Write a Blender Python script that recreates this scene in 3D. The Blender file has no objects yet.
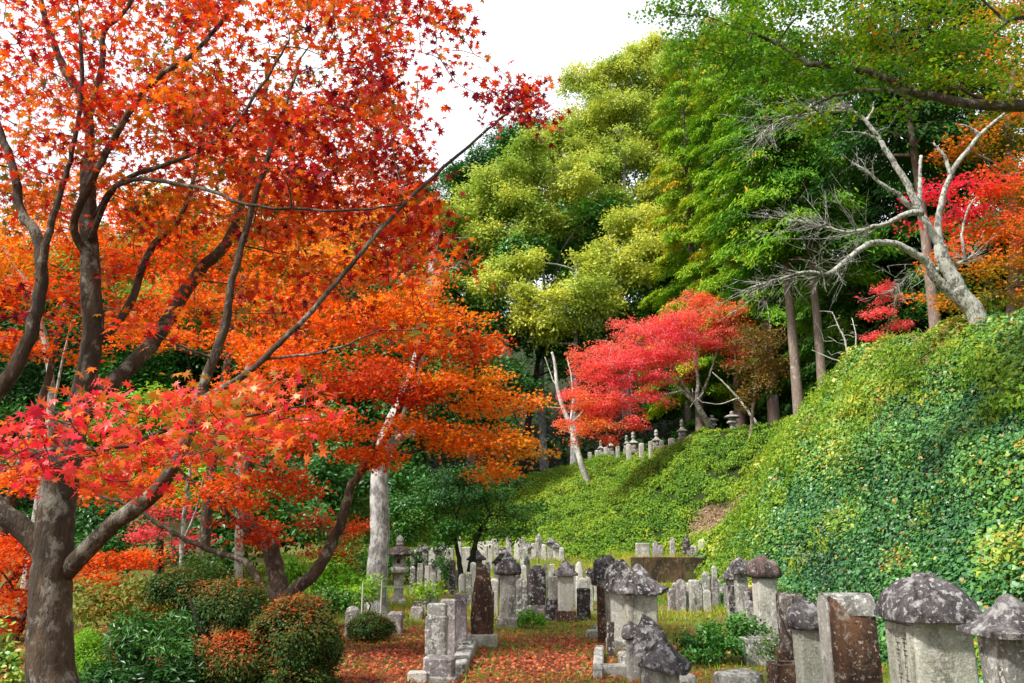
import bpy, math, random
import numpy as np
from mathutils import Vector

SC = bpy.context.scene
COL = SC.collection
rng = np.random.default_rng(11)
random.seed(5)

# ------------------------------------------------------------------ camera
CAM_Z, PITCH, F = 1.6, math.radians(13.3), 796.0
cam_d = bpy.data.cameras.new('camera'); cam = bpy.data.objects.new('camera', cam_d)
COL.objects.link(cam)
cam_d.sensor_width = 36.0; cam_d.lens = 36.0 * F / 1024.0
cam_d.clip_start = 0.05; cam_d.clip_end = 2000
cam.location = (0, 0, CAM_Z); cam.rotation_euler = (math.pi / 2 + PITCH, 0, 0)
SC.camera = cam

# ------------------------------------------------------------------ sky, sun, exposure
SUN_EL, SUN_AZ = math.radians(50), math.radians(-122)   # azimuth from +Y clockwise: behind the viewer on the left
world = bpy.data.worlds.new('World'); SC.world = world; world.use_nodes = True
nt = world.node_tree; nt.nodes.clear()
out = nt.nodes.new('ShaderNodeOutputWorld'); bg = nt.nodes.new('ShaderNodeBackground')
sky = nt.nodes.new('ShaderNodeTexSky'); sky.sky_type = 'NISHITA'; sky.sun_disc = False
sky.sun_elevation = SUN_EL; sky.sun_rotation = SUN_AZ
tc = nt.nodes.new('ShaderNodeTexCoord'); ns = nt.nodes.new('ShaderNodeTexNoise')
ns.inputs['Scale'].default_value = 2.2; ns.inputs['Detail'].default_value = 6
rp = nt.nodes.new('ShaderNodeValToRGB')
rp.color_ramp.elements[0].position = 0.25; rp.color_ramp.elements[0].color = (0.55, 0.55, 0.55, 1)
rp.color_ramp.elements[1].position = 0.55; rp.color_ramp.elements[1].color = (1, 1, 1, 1)
mx = nt.nodes.new('ShaderNodeMix'); mx.data_type = 'RGBA'
mx.inputs['B'].default_value = (8.2, 8.4, 8.8, 1)            # bright thin cloud cover
nt.links.new(tc.outputs['Generated'], ns.inputs['Vector']); nt.links.new(ns.outputs['Fac'], rp.inputs['Fac'])
nt.links.new(rp.outputs['Color'], mx.inputs['Factor']); nt.links.new(sky.outputs['Color'], mx.inputs['A'])
nt.links.new(mx.outputs['Result'], bg.inputs['Color']); bg.inputs['Strength'].default_value = 0.1
nt.links.new(bg.outputs['Background'], out.inputs['Surface'])
sun_d = bpy.data.lights.new('sun', 'SUN'); sun_d.energy = 3.9; sun_d.angle = math.radians(5.0)
sun_d.color = (1.0, 0.95, 0.87)
sun = bpy.data.objects.new('sun', sun_d); COL.objects.link(sun)
SUNV = Vector((math.sin(SUN_AZ) * math.cos(SUN_EL), math.cos(SUN_AZ) * math.cos(SUN_EL), math.sin(SUN_EL)))
sun.rotation_euler = SUNV.to_track_quat('Z', 'Y').to_euler(); sun.location = (-10, -10, 20)
vs = SC.view_settings
vs.view_transform = 'Standard'; vs.look = 'None'; vs.gamma = 1.0; vs.use_curve_mapping = False
vs.exposure = 0.85
SC.cycles.max_bounces = 6; SC.cycles.diffuse_bounces = 3; SC.cycles.transmission_bounces = 3
SC.cycles.glossy_bounces = 2; SC.cycles.transparent_max_bounces = 4

# ------------------------------------------------------------------ measuring helpers
CP, SP = math.cos(PITCH), math.sin(PITCH)
def W(u, v, d):
    """Point at ground distance d in the direction measured at (u, v) on the survey photo."""
    cx, cy = (u - 512) / F, (341.5 - v) / F
    dx, dy, dz = cx, CP - cy * SP, SP + cy * CP
    t = d / dy
    return np.array((dx * t, d, CAM_Z + dz * t))
def axis(y, z): return y * CP + (z - CAM_Z) * SP

def noise(p, freq=1.0, seed=0, n=6):
    r = np.random.default_rng(1000 + seed)
    k = r.normal(size=(n, 3)) * freq; ph = r.uniform(0, 6.28, n)
    p = np.atleast_2d(p)
    return np.sin(p @ k.T + ph).sum(1) / math.sqrt(n) * 1.0

# ------------------------------------------------------------------ terrain height
FOOT = np.array([  # x, y, width of the bank, height of the bank
    (4.2, -60, 4.2, 4.6), (4.3, 0, 4.2, 4.6), (4.6, 6, 4.2, 4.7), (4.75, 10, 4.2, 4.85), (4.8, 14, 4.15, 5.15), (4.8, 18, 4.1, 5.75),
    (4.95, 21.5, 4.35, 6.2), (5.6, 24.5, 4.5, 6.2), (6.4, 26.5, 3.9, 5.9), (6.3, 29.0, 4.4, 5.6), (3.6, 31.5, 6.4, 5.75), (0.5, 35.5, 9, 5.5),
    (-5, 39, 11, 4.6), (-14, 42, 13, 4.2), (-45, 50, 16, 4.0), (-160, 70, 20, 4.0)])
def bank(x, y):
    """signed distance outwards from the foot of the bank, its width and its height there"""
    x = np.asarray(x, float); y = np.asarray(y, float)
    best = np.full(x.shape, 1e9); sg = np.zeros(x.shape); w = np.zeros(x.shape); h = np.zeros(x.shape)
    for a, b in zip(FOOT[:-1], FOOT[1:]):
        dx, dy = b[0] - a[0], b[1] - a[1]; L2 = dx * dx + dy * dy
        t = np.clip(((x - a[0]) * dx + (y - a[1]) * dy) / L2, 0, 1)
        px, py = a[0] + t * dx, a[1] + t * dy
        dd = np.hypot(x - px, y - py)
        side = np.where((x - a[0]) * dy - (y - a[1]) * dx > 0, 1.0, -1.0)
        m = dd < best
        best = np.where(m, dd, best); sg = np.where(m, side, sg)
        w = np.where(m, a[2] + t * (b[2] - a[2]), w); h = np.where(m, a[3] + t * (b[3] - a[3]), h)
    return best * sg, w, h
def sst(a, b, x):
    t = np.clip((x - a) / (b - a), 0, 1); return t * t * (3 - 2 * t)
def H(x, y):
    x = np.asarray(x, float); y = np.asarray(y, float)
    s, w, h = bank(x, y)
    z = 0.46 * sst(21, 33, y) + 0.5 * sst(33, 42, y) + 0.02 * np.sin(x * 1.7 + 1) * np.sin(y * 1.3) + 0.015 * np.sin(x * 3.1) * np.sin(y * 2.7 + 2)
    bench = (sst(2.9, 3.5, x)) * (y > 24.65) * (1 - sst(30, 33, y)) * (x < 9)
    z = np.maximum(z, 0.76 * bench)
    t = np.clip(s / w, 0, 1)
    prof = 0.84 * t + 0.16 * (t * t * (3 - 2 * t))
    zb = h * prof + np.clip(s - w, 0, 6) * 0.03 + np.clip(s - w - 6, 0, 60) * 0.5
    rough = sst(0, 1.2, s) * (0.10 * np.sin(x * 1.1 + y * 0.9) * np.sin(y * 1.5 - x * 0.7) + 0.10 * np.sin(x * 2.7 + 2 * y) * np.sin(1.9 * x - 2.3 * y) + 0.07 * np.sin(5.3 * x + 3.1 * y) * np.sin(4.7 * y - 2.9 * x))
    return np.where(s > 0, np.maximum(z * (1 - t) + zb, np.minimum(z, 0.8)) + rough, z)
def H1(x, y): return float(H(np.array([x]), np.array([y]))[0])
def B(u, d):
    """ground point at distance d in direction u"""
    x, z = d * (u - 512) / F, 0.0
    for _ in range(6):
        z = H1(x, d); x = axis(d, z) * (u - 512) / F
    return np.array((x, d, H1(x, d)))
def G(u, v, dmin=3.0, dmax=80.0):
    """where the sight line (u, v) meets the ground"""
    ds = np.arange(dmin, dmax, 0.05)
    p = np.array([W(u, v, d) for d in ds])
    m = p[:, 2] <= H(p[:, 0], p[:, 1])
    i = int(np.argmax(m)) if m.any() else len(ds) - 1
    q = p[i]; return np.array((q[0], q[1], H1(q[0], q[1])))

# ------------------------------------------------------------------ materials
def new_mat(name):
    m = bpy.data.materials.new(name); m.use_nodes = True
    n = m.node_tree; n.nodes.clear()
    o = n.nodes.new('ShaderNodeOutputMaterial'); b = n.nodes.new('ShaderNodeBsdfPrincipled')
    n.links.new(b.outputs[0], o.inputs[0]); return m, n, o, b
def ramp(n, src, stops, interp='LINEAR'):
    r = n.nodes.new('ShaderNodeValToRGB'); cr = r.color_ramp; cr.interpolation = interp
    while len(cr.elements) < len(stops): cr.elements.new(0.5)
    for e, (p, c) in zip(cr.elements, stops):
        e.position = p; e.color = (*c, 1) if len(c) == 3 else c
    n.links.new(src, r.inputs[0]); return r.outputs[0]
def mixc(n, fac, a, b, blend='MIX'):
    m = n.nodes.new('ShaderNodeMix'); m.data_type = 'RGBA'; m.blend_type = blend
    for s, i in ((fac, 'Factor'), (a, 'A'), (b, 'B')):
        if hasattr(s, 'links'): n.links.new(s, m.inputs[i])
        else: m.inputs[i].default_value = s if not isinstance(s, tuple) else (*s[:3], 1)
    return m.outputs['Result']
def tex_noise(n, vec, scale, detail=5, rough=0.6, dist=0.0):
    t = n.nodes.new('ShaderNodeTexNoise'); t.inputs['Scale'].default_value = scale
    t.inputs['Detail'].default_value = detail; t.inputs['Roughness'].default_value = rough
    t.inputs['Distortion'].default_value = dist
    n.links.new(vec, t.inputs['Vector']); return t.outputs['Fac']
def leaf_mat(name, stops, rough=0.45, trans=0.35, spec=0.4, tgain=1.3):
    m, n, o, b = new_mat(name)
    a = n.nodes.new('ShaderNodeAttribute'); a.attribute_name = 'hue'
    c = ramp(n, a.outputs['Fac'], stops)
    n.links.new(c, b.inputs['Base Color']); b.inputs['Roughness'].default_value = rough
    b.inputs['Specular IOR Level'].default_value = spec
    if trans > 0:
        t = n.nodes.new('ShaderNodeBsdfTranslucent')
        g = mixc(n, 1.0, c, (tgain, tgain, tgain * 0.8), 'MULTIPLY')
        n.links.new(g, t.inputs['Color'])
        s = n.nodes.new('ShaderNodeMixShader'); s.inputs[0].default_value = trans
        n.links.new(b.outputs[0], s.inputs[1]); n.links.new(t.outputs[0], s.inputs[2]); n.links.new(s.outputs[0], o.inputs[0])
    return m
def bark_mat(name, dark, mid, pale, patch=0.55, scale=9.0, pscale=5.0):
    m, n, o, b = new_mat(name)
    tc = n.nodes.new('ShaderNodeTexCoord'); mp = n.nodes.new('ShaderNodeMapping')
    mp.inputs['Scale'].default_value = (1, 1, 0.28); n.links.new(tc.outputs['Object'], mp.inputs['Vector'])
    f = tex_noise(n, mp.outputs['Vector'], scale * 2.4, 6, 0.7)
    c = ramp(n, f, [(0.3, dark), (0.7, mid)])
    mp2 = n.nodes.new('ShaderNodeMapping'); mp2.inputs['Scale'].default_value = (1, 1, 0.6); n.links.new(tc.outputs['Object'], mp2.inputs['Vector'])
    l = tex_noise(n, mp2.outputs['Vector'], pscale, 8, 0.75, 0.2)
    l2 = tex_noise(n, tc.outputs['Object'], pscale * 0.25, 3, 0.5)
    ad = n.nodes.new('ShaderNodeMath'); ad.operation = 'MULTIPLY_ADD'; ad.inputs[1].default_value = 0.5; n.links.new(l2, ad.inputs[0]); n.links.new(l, ad.inputs[2])
    k = ramp(n, ad.outputs[0], [(patch + 0.21, (0, 0, 0)), (patch + 0.31, (0.85, 0.85, 0.85))])
    big = tex_noise(n, mp.outputs['Vector'], scale * 0.5, 4, 0.6)
    c = mixc(n, ramp(n, big, [(0.4, (0, 0, 0)), (0.65, (0.6, 0.6, 0.6))]), c, dark)
    n.links.new(mixc(n, k, c, pale), b.inputs['Base Color']); b.inputs['Roughness'].default_value = 0.85
    bu = n.nodes.new('ShaderNodeBump'); bu.inputs['Strength'].default_value = 1.0; bu.inputs['Distance'].default_value = 0.05
    n.links.new(f, bu.inputs['Height']); n.links.new(bu.outputs['Normal'], b.inputs['Normal'])
    return m
def stone_mat(name, base, stain, lichen, stain_at=0.55, lichen_at=0.62, sc=1.0, moss=None):
    m, n, o, b = new_mat(name)
    tc = n.nodes.new('ShaderNodeTexCoord'); oi = n.nodes.new('ShaderNodeObjectInfo')
    add = n.nodes.new('ShaderNodeVectorMath'); add.operation = 'ADD'
    mul = n.nodes.new('ShaderNodeVectorMath'); mul.operation = 'SCALE'; mul.inputs[0].default_value = (37, 53, 29)
    n.links.new(oi.outputs['Random'], mul.inputs['Scale']); n.links.new(tc.outputs['Object'], add.inputs[0]); n.links.new(mul.outputs[0], add.inputs[1])
    v = add.outputs[0]
    g = tex_noise(n, v, 60 * sc, 3, 0.7)
    c = ramp(n, g, [(0.25, tuple(x * 0.62 for x in base)), (0.55, base), (0.8, tuple(min(1, x * 1.3) for x in base))])
    br = n.nodes.new('ShaderNodeMapRange'); br.inputs['To Min'].default_value = 0.8; br.inputs['To Max'].default_value = 1.15
    n.links.new(oi.outputs['Random'], br.inputs['Value'])
    vm = n.nodes.new('ShaderNodeVectorMath'); vm.operation = 'SCALE'; n.links.new(c, vm.inputs[0]); n.links.new(br.outputs[0], vm.inputs['Scale'])
    c = vm.outputs[0]
    st = n.nodes.new('ShaderNodeMapping'); st.inputs['Scale'].default_value = (1, 1, 0.35); n.links.new(v, st.inputs['Vector'])
    s1 = tex_noise(n, st.outputs[0], 4.2 * sc, 9, 0.78, 0.6)
    c = mixc(n, ramp(n, s1, [(stain_at - 0.13, (0, 0, 0)), (stain_at + 0.06, (1, 1, 1))]), c, stain)
    sp = tex_noise(n, v, 32 * sc, 6, 0.75, 0.3)
    c = mixc(n, ramp(n, sp, [(0.54, (0, 0, 0)), (0.68, (0.55, 0.55, 0.55))]), c, stain)
    l1 = tex_noise(n, v, 7.5 * sc, 6, 0.66, 0.15)
    l2 = tex_noise(n, v, 24 * sc, 4, 0.62, 0.0)
    c = mixc(n, ramp(n, l1, [(lichen_at - 0.03, (0, 0, 0)), (lichen_at + 0.07, (0.75, 0.75, 0.75))]), c, lichen)
    c = mixc(n, ramp(n, l2, [(lichen_at + 0.02, (0, 0, 0)), (lichen_at + 0.06, (0.9, 0.9, 0.9))]), c, lichen)
    if moss:
        m1 = tex_noise(n, v, 3.2 * sc, 4, 0.6)
        c = mixc(n, ramp(n, m1, [(0.56, (0, 0, 0)), (0.66, (0.8, 0.8, 0.8))]), c, moss)
    n.links.new(c, b.inputs['Base Color']); b.inputs['Roughness'].default_value = 0.92; b.inputs['Specular IOR Level'].default_value = 0.25
    bu = n.nodes.new('ShaderNodeBump'); bu.inputs['Strength'].default_value = 0.9; bu.inputs['Distance'].default_value = 0.03
    hh = n.nodes.new('ShaderNodeMath'); hh.operation = 'ADD'; n.links.new(sp, hh.inputs[0]); n.links.new(s1, hh.inputs[1])
    n.links.new(hh.outputs[0], bu.inputs['Height']); n.links.new(bu.outputs['Normal'], b.inputs['Normal'])
    return m

M = {}
M['near_maple'] = leaf_mat('near_maple_leaf', [(0.0, (0.05, 0.006, 0.018)), (0.2, (0.17, 0.008, 0.022)), (0.4, (0.45, 0.014, 0.018)),
    (0.55, (0.70, 0.055, 0.010)), (0.72, (0.78, 0.17, 0.010)), (0.87, (0.52, 0.24, 0.02)), (1.0, (0.13, 0.14, 0.02))], 0.45, 0.40, 0.25, 1.25)
M['pink_maple'] = leaf_mat('pink_maple_leaf', [(0.0, (0.10, 0.01, 0.025)), (0.25, (0.42, 0.012, 0.035)), (0.5, (0.76, 0.03, 0.06)),
    (0.72, (0.80, 0.09, 0.05)), (0.86, (0.72, 0.20, 0.02)), (1.0, (0.22, 0.16, 0.015))], 0.4, 0.40, 0.35)
M['orange_maple'] = leaf_mat('orange_maple_leaf', [(0.0, (0.34, 0.022, 0.006)), (0.3, (0.66, 0.07, 0.006)), (0.55, (0.78, 0.16, 0.008)),
    (0.78, (0.78, 0.29, 0.012)), (0.92, (0.62, 0.40, 0.02)), (1.0, (0.20, 0.26, 0.02))], 0.45, 0.42, 0.25)
M['scarlet_maple'] = leaf_mat('scarlet_maple_leaf', [(0.0, (0.60, 0.03, 0.06)), (0.4, (0.85, 0.12, 0.14)), (0.7, (0.86, 0.14, 0.10)),
    (0.9, (0.82, 0.17, 0.03)), (1.0, (0.6, 0.24, 0.02))], 0.45, 0.4, 0.3)
M['ridge_maple'] = leaf_mat('ridge_maple_leaf', [(0.0, (0.76, 0.03, 0.08)), (0.25, (0.82, 0.08, 0.05)), (0.5, (0.78, 0.19, 0.015)),
    (0.72, (0.50, 0.27, 0.015)), (1.0, (0.16, 0.22, 0.015))], 0.45, 0.4, 0.25)
M['green_maple'] = leaf_mat('green_maple_leaf', [(0.0, (0.05, 0.16, 0.008)), (0.45, (0.13, 0.28, 0.010)), (0.72, (0.30, 0.34, 0.012)),
    (0.88, (0.66, 0.28, 0.012)), (1.0, (0.70, 0.13, 0.01))], 0.45, 0.45, 0.2)
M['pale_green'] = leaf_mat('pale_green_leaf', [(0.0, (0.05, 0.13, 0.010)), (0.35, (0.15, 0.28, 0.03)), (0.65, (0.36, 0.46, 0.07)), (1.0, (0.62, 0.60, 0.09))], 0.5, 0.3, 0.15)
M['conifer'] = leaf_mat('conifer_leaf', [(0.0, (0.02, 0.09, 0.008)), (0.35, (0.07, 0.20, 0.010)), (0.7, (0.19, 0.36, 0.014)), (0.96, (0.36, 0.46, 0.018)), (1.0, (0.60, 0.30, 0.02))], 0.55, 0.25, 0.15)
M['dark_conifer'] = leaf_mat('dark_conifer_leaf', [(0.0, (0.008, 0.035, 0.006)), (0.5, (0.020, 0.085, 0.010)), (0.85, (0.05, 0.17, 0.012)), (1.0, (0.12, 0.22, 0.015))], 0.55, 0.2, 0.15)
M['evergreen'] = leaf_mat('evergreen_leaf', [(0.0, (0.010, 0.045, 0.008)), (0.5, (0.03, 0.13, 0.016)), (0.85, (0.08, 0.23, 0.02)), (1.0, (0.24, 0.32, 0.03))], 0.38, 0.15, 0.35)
M['fresh_green'] = leaf_mat('fresh_green_leaf', [(0.0, (0.05, 0.17, 0.010)), (0.5, (0.14, 0.36, 0.015)), (1.0, (0.36, 0.46, 0.03))], 0.45, 0.35, 0.25)
M['bronze'] = leaf_mat('bronze_leaf', [(0.0, (0.05, 0.06, 0.015)), (0.4, (0.16, 0.12, 0.025)), (0.7, (0.36, 0.17, 0.03)), (1.0, (0.14, 0.22, 0.03))], 0.5, 0.3, 0.2)
M['topiary'] = leaf_mat('topiary_leaf', [(0.0, (0.012, 0.04, 0.008)), (0.45, (0.035, 0.09, 0.012)), (0.64, (0.11, 0.10, 0.016)), (0.78, (0.38, 0.055, 0.012)), (1.0, (0.60, 0.09, 0.01))], 0.5, 0.25, 0.2)
M['ivy'] = leaf_mat('ivy_leaf', [(0.0, (0.014, 0.06, 0.022)), (0.3, (0.035, 0.14, 0.04)), (0.52, (0.08, 0.24, 0.045)), (0.72, (0.17, 0.31, 0.035)), (0.9, (0.36, 0.38, 0.035)), (0.93, (0.42, 0.26, 0.04)), (1.0, (0.30, 0.08, 0.03))], 0.40, 0.15, 0.5)
M['bank_green'] = leaf_mat('bank_green_leaf', [(0.0, (0.03, 0.10, 0.010)), (0.35, (0.125, 0.255, 0.018)), (0.65, (0.26, 0.375, 0.026)), (0.88, (0.46, 0.44, 0.035)), (1.0, (0.50, 0.27, 0.03))], 0.5, 0.3, 0.2)
M['grass'] = leaf_mat('grass_blade', [(0.0, (0.06, 0.17, 0.012)), (0.42, (0.17, 0.30, 0.02)), (0.7, (0.40, 0.38, 0.03)), (1.0, (0.50, 0.27, 0.03))], 0.5, 0.3, 0.2)
M['litter'] = leaf_mat('fallen_leaf', [(0.0, (0.08, 0.018, 0.012)), (0.25, (0.28, 0.035, 0.02)), (0.5, (0.52, 0.08, 0.025)), (0.72, (0.55, 0.18, 0.05)), (0.86, (0.46, 0.28, 0.14)), (1.0, (0.26, 0.17, 0.10))], 0.55, 0.2, 0.3)
M['straw'] = leaf_mat('dry_stalk', [(0.0, (0.09, 0.06, 0.03)), (0.5, (0.28, 0.19, 0.11)), (1.0, (0.46, 0.36, 0.24))], 0.7, 0.1, 0.2)
M['maple_bark'] = bark_mat('maple_bark', (0.016, 0.011, 0.007), (0.15, 0.098, 0.055), (0.30, 0.285, 0.23), 0.575, 9, 13)
M['twig_bark'] = bark_mat('twig_bark', (0.02, 0.014, 0.01), (0.07, 0.05, 0.036), (0.2, 0.19, 0.16), 0.66)
M['lichen_bark'] = bark_mat('lichen_bark', (0.07, 0.06, 0.05), (0.22, 0.205, 0.17), (0.52, 0.52, 0.46), 0.47, 9, 20)
M['grey_bark'] = bark_mat('grey_bark', (0.12, 0.118, 0.115), (0.42, 0.42, 0.42), (0.62, 0.62, 0.60), 0.52, 12, 9)
M['dead_wood'] = bark_mat('dead_wood', (0.30, 0.28, 0.25), (0.52, 0.50, 0.46), (0.70, 0.69, 0.65), 0.52)
M['cedar_bark'] = bark_mat('cedar_bark', (0.14, 0.095, 0.075), (0.30, 0.23, 0.19), (0.42, 0.37, 0.32), 0.60, 7)
M['dark_bark'] = bark_mat('dark_bark', (0.014, 0.011, 0.009), (0.05, 0.038, 0.028), (0.12, 0.11, 0.09), 0.68)

M['pale_stone'] = stone_mat('pale_stone', (0.52, 0.50, 0.44), (0.17, 0.155, 0.135), (0.70, 0.69, 0.65), 0.60, 0.58)
M['grey_stone'] = stone_mat('grey_stone', (0.40, 0.39, 0.35), (0.075, 0.07, 0.066), (0.62, 0.62, 0.58), 0.555, 0.56)
M['green_stone'] = stone_mat('green_stone', (0.43, 0.43, 0.35), (0.12, 0.12, 0.095), (0.60, 0.59, 0.52), 0.60, 0.57)
M['mauve_stone'] = stone_mat('mauve_stone', (0.32, 0.285, 0.28), (0.085, 0.07, 0.07), (0.58, 0.56, 0.54), 0.56, 0.56)
M['brown_stone'] = stone_mat('brown_stone', (0.20, 0.10, 0.055), (0.04, 0.026, 0.02), (0.48, 0.43, 0.37), 0.525, 0.585)
M['dark_stone'] = stone_mat('dark_stone', (0.11, 0.085, 0.08), (0.026, 0.021, 0.022), (0.50, 0.49, 0.48), 0.50, 0.565)
M['cap_stone'] = stone_mat('cap_stone', (0.20, 0.18, 0.18), (0.028, 0.024, 0.025), (0.42, 0.41, 0.40), 0.50, 0.56)
M['brown_cap'] = stone_mat('brown_cap', (0.15, 0.10, 0.088), (0.035, 0.026, 0.024), (0.36, 0.33, 0.32), 0.52, 0.59)
M['patchy_stone'] = stone_mat('patchy_stone', (0.42, 0.38, 0.33), (0.055, 0.032, 0.026), (0.64, 0.62, 0.57), 0.47, 0.57)
M['dark_wall'] = stone_mat('dark_wall', (0.17, 0.11, 0.06), (0.035, 0.026, 0.018), (0.24, 0.19, 0.12), 0.52, 0.6, 0.7, (0.10, 0.11, 0.03))
m, n, o, b = new_mat('hollow_dark'); b.inputs['Base Color'].default_value = (0.02, 0.018, 0.016, 1); b.inputs['Roughness'].default_value = 1; M['hollow'] = m
m, n, o, b = new_mat('stake_white'); b.inputs['Base Color'].default_value = (0.62, 0.60, 0.54, 1); b.inputs['Roughness'].default_value = 0.6; M['stake'] = m

# ------------------------------------------------------------------ objects
def tag(o, label=None, cat=None, group=None, kind=None):
    if label: o['label'] = label
    if cat: o['category'] = cat
    if group: o['group'] = group
    if kind: o['kind'] = kind
    return o
def empty(name, loc, label=None, cat=None, group=None, rz=0.0):
    o = bpy.data.objects.new(name, None); COL.objects.link(o); o.location = [float(c) for c in loc]
    o.rotation_euler = (0, 0, rz); o.empty_display_size = 0.2
    return tag(o, label, cat, group)
def link_mesh(name, me, mat, parent=None):
    o = bpy.data.objects.new(name, me); COL.objects.link(o)
    if mat is not None: me.materials.append(mat)
    if parent is not None: o.parent = parent
    return o
def mesh_np(name, verts, loops, starts, smooth=False, hue=None):
    me = bpy.data.meshes.new(name)
    me.vertices.add(len(verts)); me.vertices.foreach_set('co', np.ascontiguousarray(verts, dtype=np.float32).ravel())
    me.loops.add(len(loops)); me.loops.foreach_set('vertex_index', np.ascontiguousarray(loops, dtype=np.int32))
    me.polygons.add(len(starts)); me.polygons.foreach_set('loop_start', np.ascontiguousarray(starts, dtype=np.int32))
    me.update(calc_edges=True)
    me.polygons.foreach_set('use_smooth', np.full(len(starts), smooth))
    if hue is not None:
        a = me.attributes.new('hue', 'FLOAT', 'FACE'); a.data.foreach_set('value', np.clip(hue, 0, 1).astype(np.float32))
    return me

# --- leaves: one outline per kind, in its own frame (x along the leaf, y across, z up)
def star(lobes, inner, tip=1.0, curl=0.12):
    pts = []
    angs = np.linspace(-2.45, 2.45, lobes)
    for i, a in enumerate(angs):
        L = tip * (1.0 - 0.42 * (abs(a) / 2.45) ** 1.6)
        pts.append((math.cos(a) * L, math.sin(a) * L, -curl * L))
        if i < lobes - 1:
            am = (a + angs[i + 1]) / 2; pts.append((math.cos(am) * inner, math.sin(am) * inner, 0.02))
    pts.append((-0.16, 0, 0.03))
    return np.array(pts) * 0.55
TPL = {
    'star7': star(7, 0.36), 'star5': star(5, 0.34),
    'star3': np.array([(0.5, 0, -.05), (0.12, 0.16, 0), (0.1, 0.5, -.06), (-0.3, 0.12, 0), (-0.3, -0.12, 0), (0.1, -0.5, -.06), (0.12, -0.16, 0)]),
    'rhomb': np.array([(0.5, 0, -.05), (0, 0.27, 0.02), (-0.5, 0, 0), (0, -0.27, 0.02)]),
    'oval': np.array([(0.5, 0, -.06), (0.2, 0.22, 0.02), (-0.25, 0.20, 0.02), (-0.5, 0, 0), (-0.25, -0.20, 0.02), (0.2, -0.22, 0.02)]),
    'long': np.array([(0.5, 0, -.08), (0.05, 0.15, 0.02), (-0.5, 0, 0), (0.05, -0.15, 0.02)]),
    'blade': np.array([(0.9, 0, 0.0), (0.3, 0.05, 0.03), (-0.1, 0.055, 0), (-0.1, -0.055, 0), (0.3, -0.05, 0.03)]),
    'heart': np.array([(0.55, 0, -.08), (0.15, 0.30, 0.0), (-0.28, 0.34, 0.02), (-0.30, 0, 0.05), (-0.28, -0.34, 0.02), (0.15, -0.30, 0.0)]),
}
def unit(a): return a / np.maximum(np.linalg.norm(a, axis=-1, keepdims=True), 1e-9)
class Leaves:
    def __init__(s): s.c, s.d, s.n, s.s, s.h = [], [], [], [], []
    def add(s, c, d, n, size, hue):
        s.c.append(c); s.d.append(d); s.n.append(n); s.s.append(np.broadcast_to(size, (len(c),))); s.h.append(hue)
    def build(s, name, kind, mat, parent=None, origin=(0, 0, 0)):
        c = np.concatenate(s.c) - np.asarray(origin); d = np.concatenate(s.d); n = unit(np.concatenate(s.n)); z = np.concatenate(s.s); h = np.concatenate(s.h)
        d = unit(d - n * (d * n).sum(1, keepdims=True)); e = np.cross(n, d)
        T = TPL[kind]; k = len(T); N = len(c)
        v = c[:, None, :] + z[:, None, None] * (T[None, :, 0:1] * d[:, None, :] + T[None, :, 1:2] * e[:, None, :] + T[None, :, 2:3] * n[:, None, :])
        me = mesh_np(name, v.reshape(-1, 3), np.arange(N * k), np.arange(N) * k, False, h)
        return link_mesh(name, me, mat, parent)
def rand_unit(n):
    return unit(rng.normal(size=(n, 3)))

# --- branches: tapered tubes
class Tubes:
    def __init__(s): s.v, s.l, s.st, s.nv, s.nl = [], [], [], 0, 0
    def add(s, pts, rad, sides=6, closed=True):
        P = np.asarray(pts, float); R = np.asarray(rad, float); N = len(P)
        T = np.gradient(P, axis=0); T = unit(T)
        ref = np.array((0.0, 0.0, 1.0)) if abs(T[0, 2]) < 0.9 else np.array((1.0, 0, 0))
        U = np.zeros_like(P); u = unit(np.cross(T[0], ref))
        for i in range(N):
            u = u - T[i] * (u @ T[i]); u = u / max(np.linalg.norm(u), 1e-9); U[i] = u
        V = np.cross(T, U)
        a = np.arange(sides) * 2 * math.pi / sides
        ring = P[:, None, :] + R[:, None, None] * (np.cos(a)[None, :, None] * U[:, None, :] + np.sin(a)[None, :, None] * V[:, None, :])
        s.v.append(ring.reshape(-1, 3))
        i = np.arange(N - 1)[:, None] * sides; j = np.arange(sides)[None, :]; j2 = (j + 1) % sides
        q = np.stack([i + j, i + j2, i + sides + j2, i + sides + j], -1).reshape(-1, 4) + s.nv
        nq = len(q)
        s.l.append(q.ravel()); s.st.append(s.nl + np.arange(nq) * 4); s.nl += nq * 4
        if closed:
            s.l.append(np.arange(sides)[::-1] + s.nv); s.st.append(np.array([s.nl])); s.nl += sides
            s.l.append(np.arange(sides) + s.nv + (N - 1) * sides); s.st.append(np.array([s.nl])); s.nl += sides
        s.nv += N * sides
    def build(s, name, mat, parent=None, origin=(0, 0, 0)):
        me = mesh_np(name, np.concatenate(s.v) - np.asarray(origin), np.concatenate(s.l), np.concatenate(s.st), True)
        return link_mesh(name, me, mat, parent)
def smooth_path(pts, per=5):
    """Catmull-Rom through the points"""
    P = np.asarray(pts, float)
    if len(P) < 3: return np.array([P[0] + (P[-1] - P[0]) * t for t in np.linspace(0, 1, per + 1)])
    Q = np.vstack([2 * P[0] - P[1], P, 2 * P[-1] - P[-2]]); o = []
    for i in range(1, len(Q) - 2):
        p0, p1, p2, p3 = Q[i - 1:i + 3]
        for t in np.linspace(0, 1, per, endpoint=False):
            o.append(0.5 * (2 * p1 + (p2 - p0) * t + (2 * p0 - 5 * p1 + 4 * p2 - p3) * t * t + (3 * p1 - p0 - 3 * p2 + p3) * t ** 3))
    o.append(P[-1]); return np.array(o)

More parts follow.
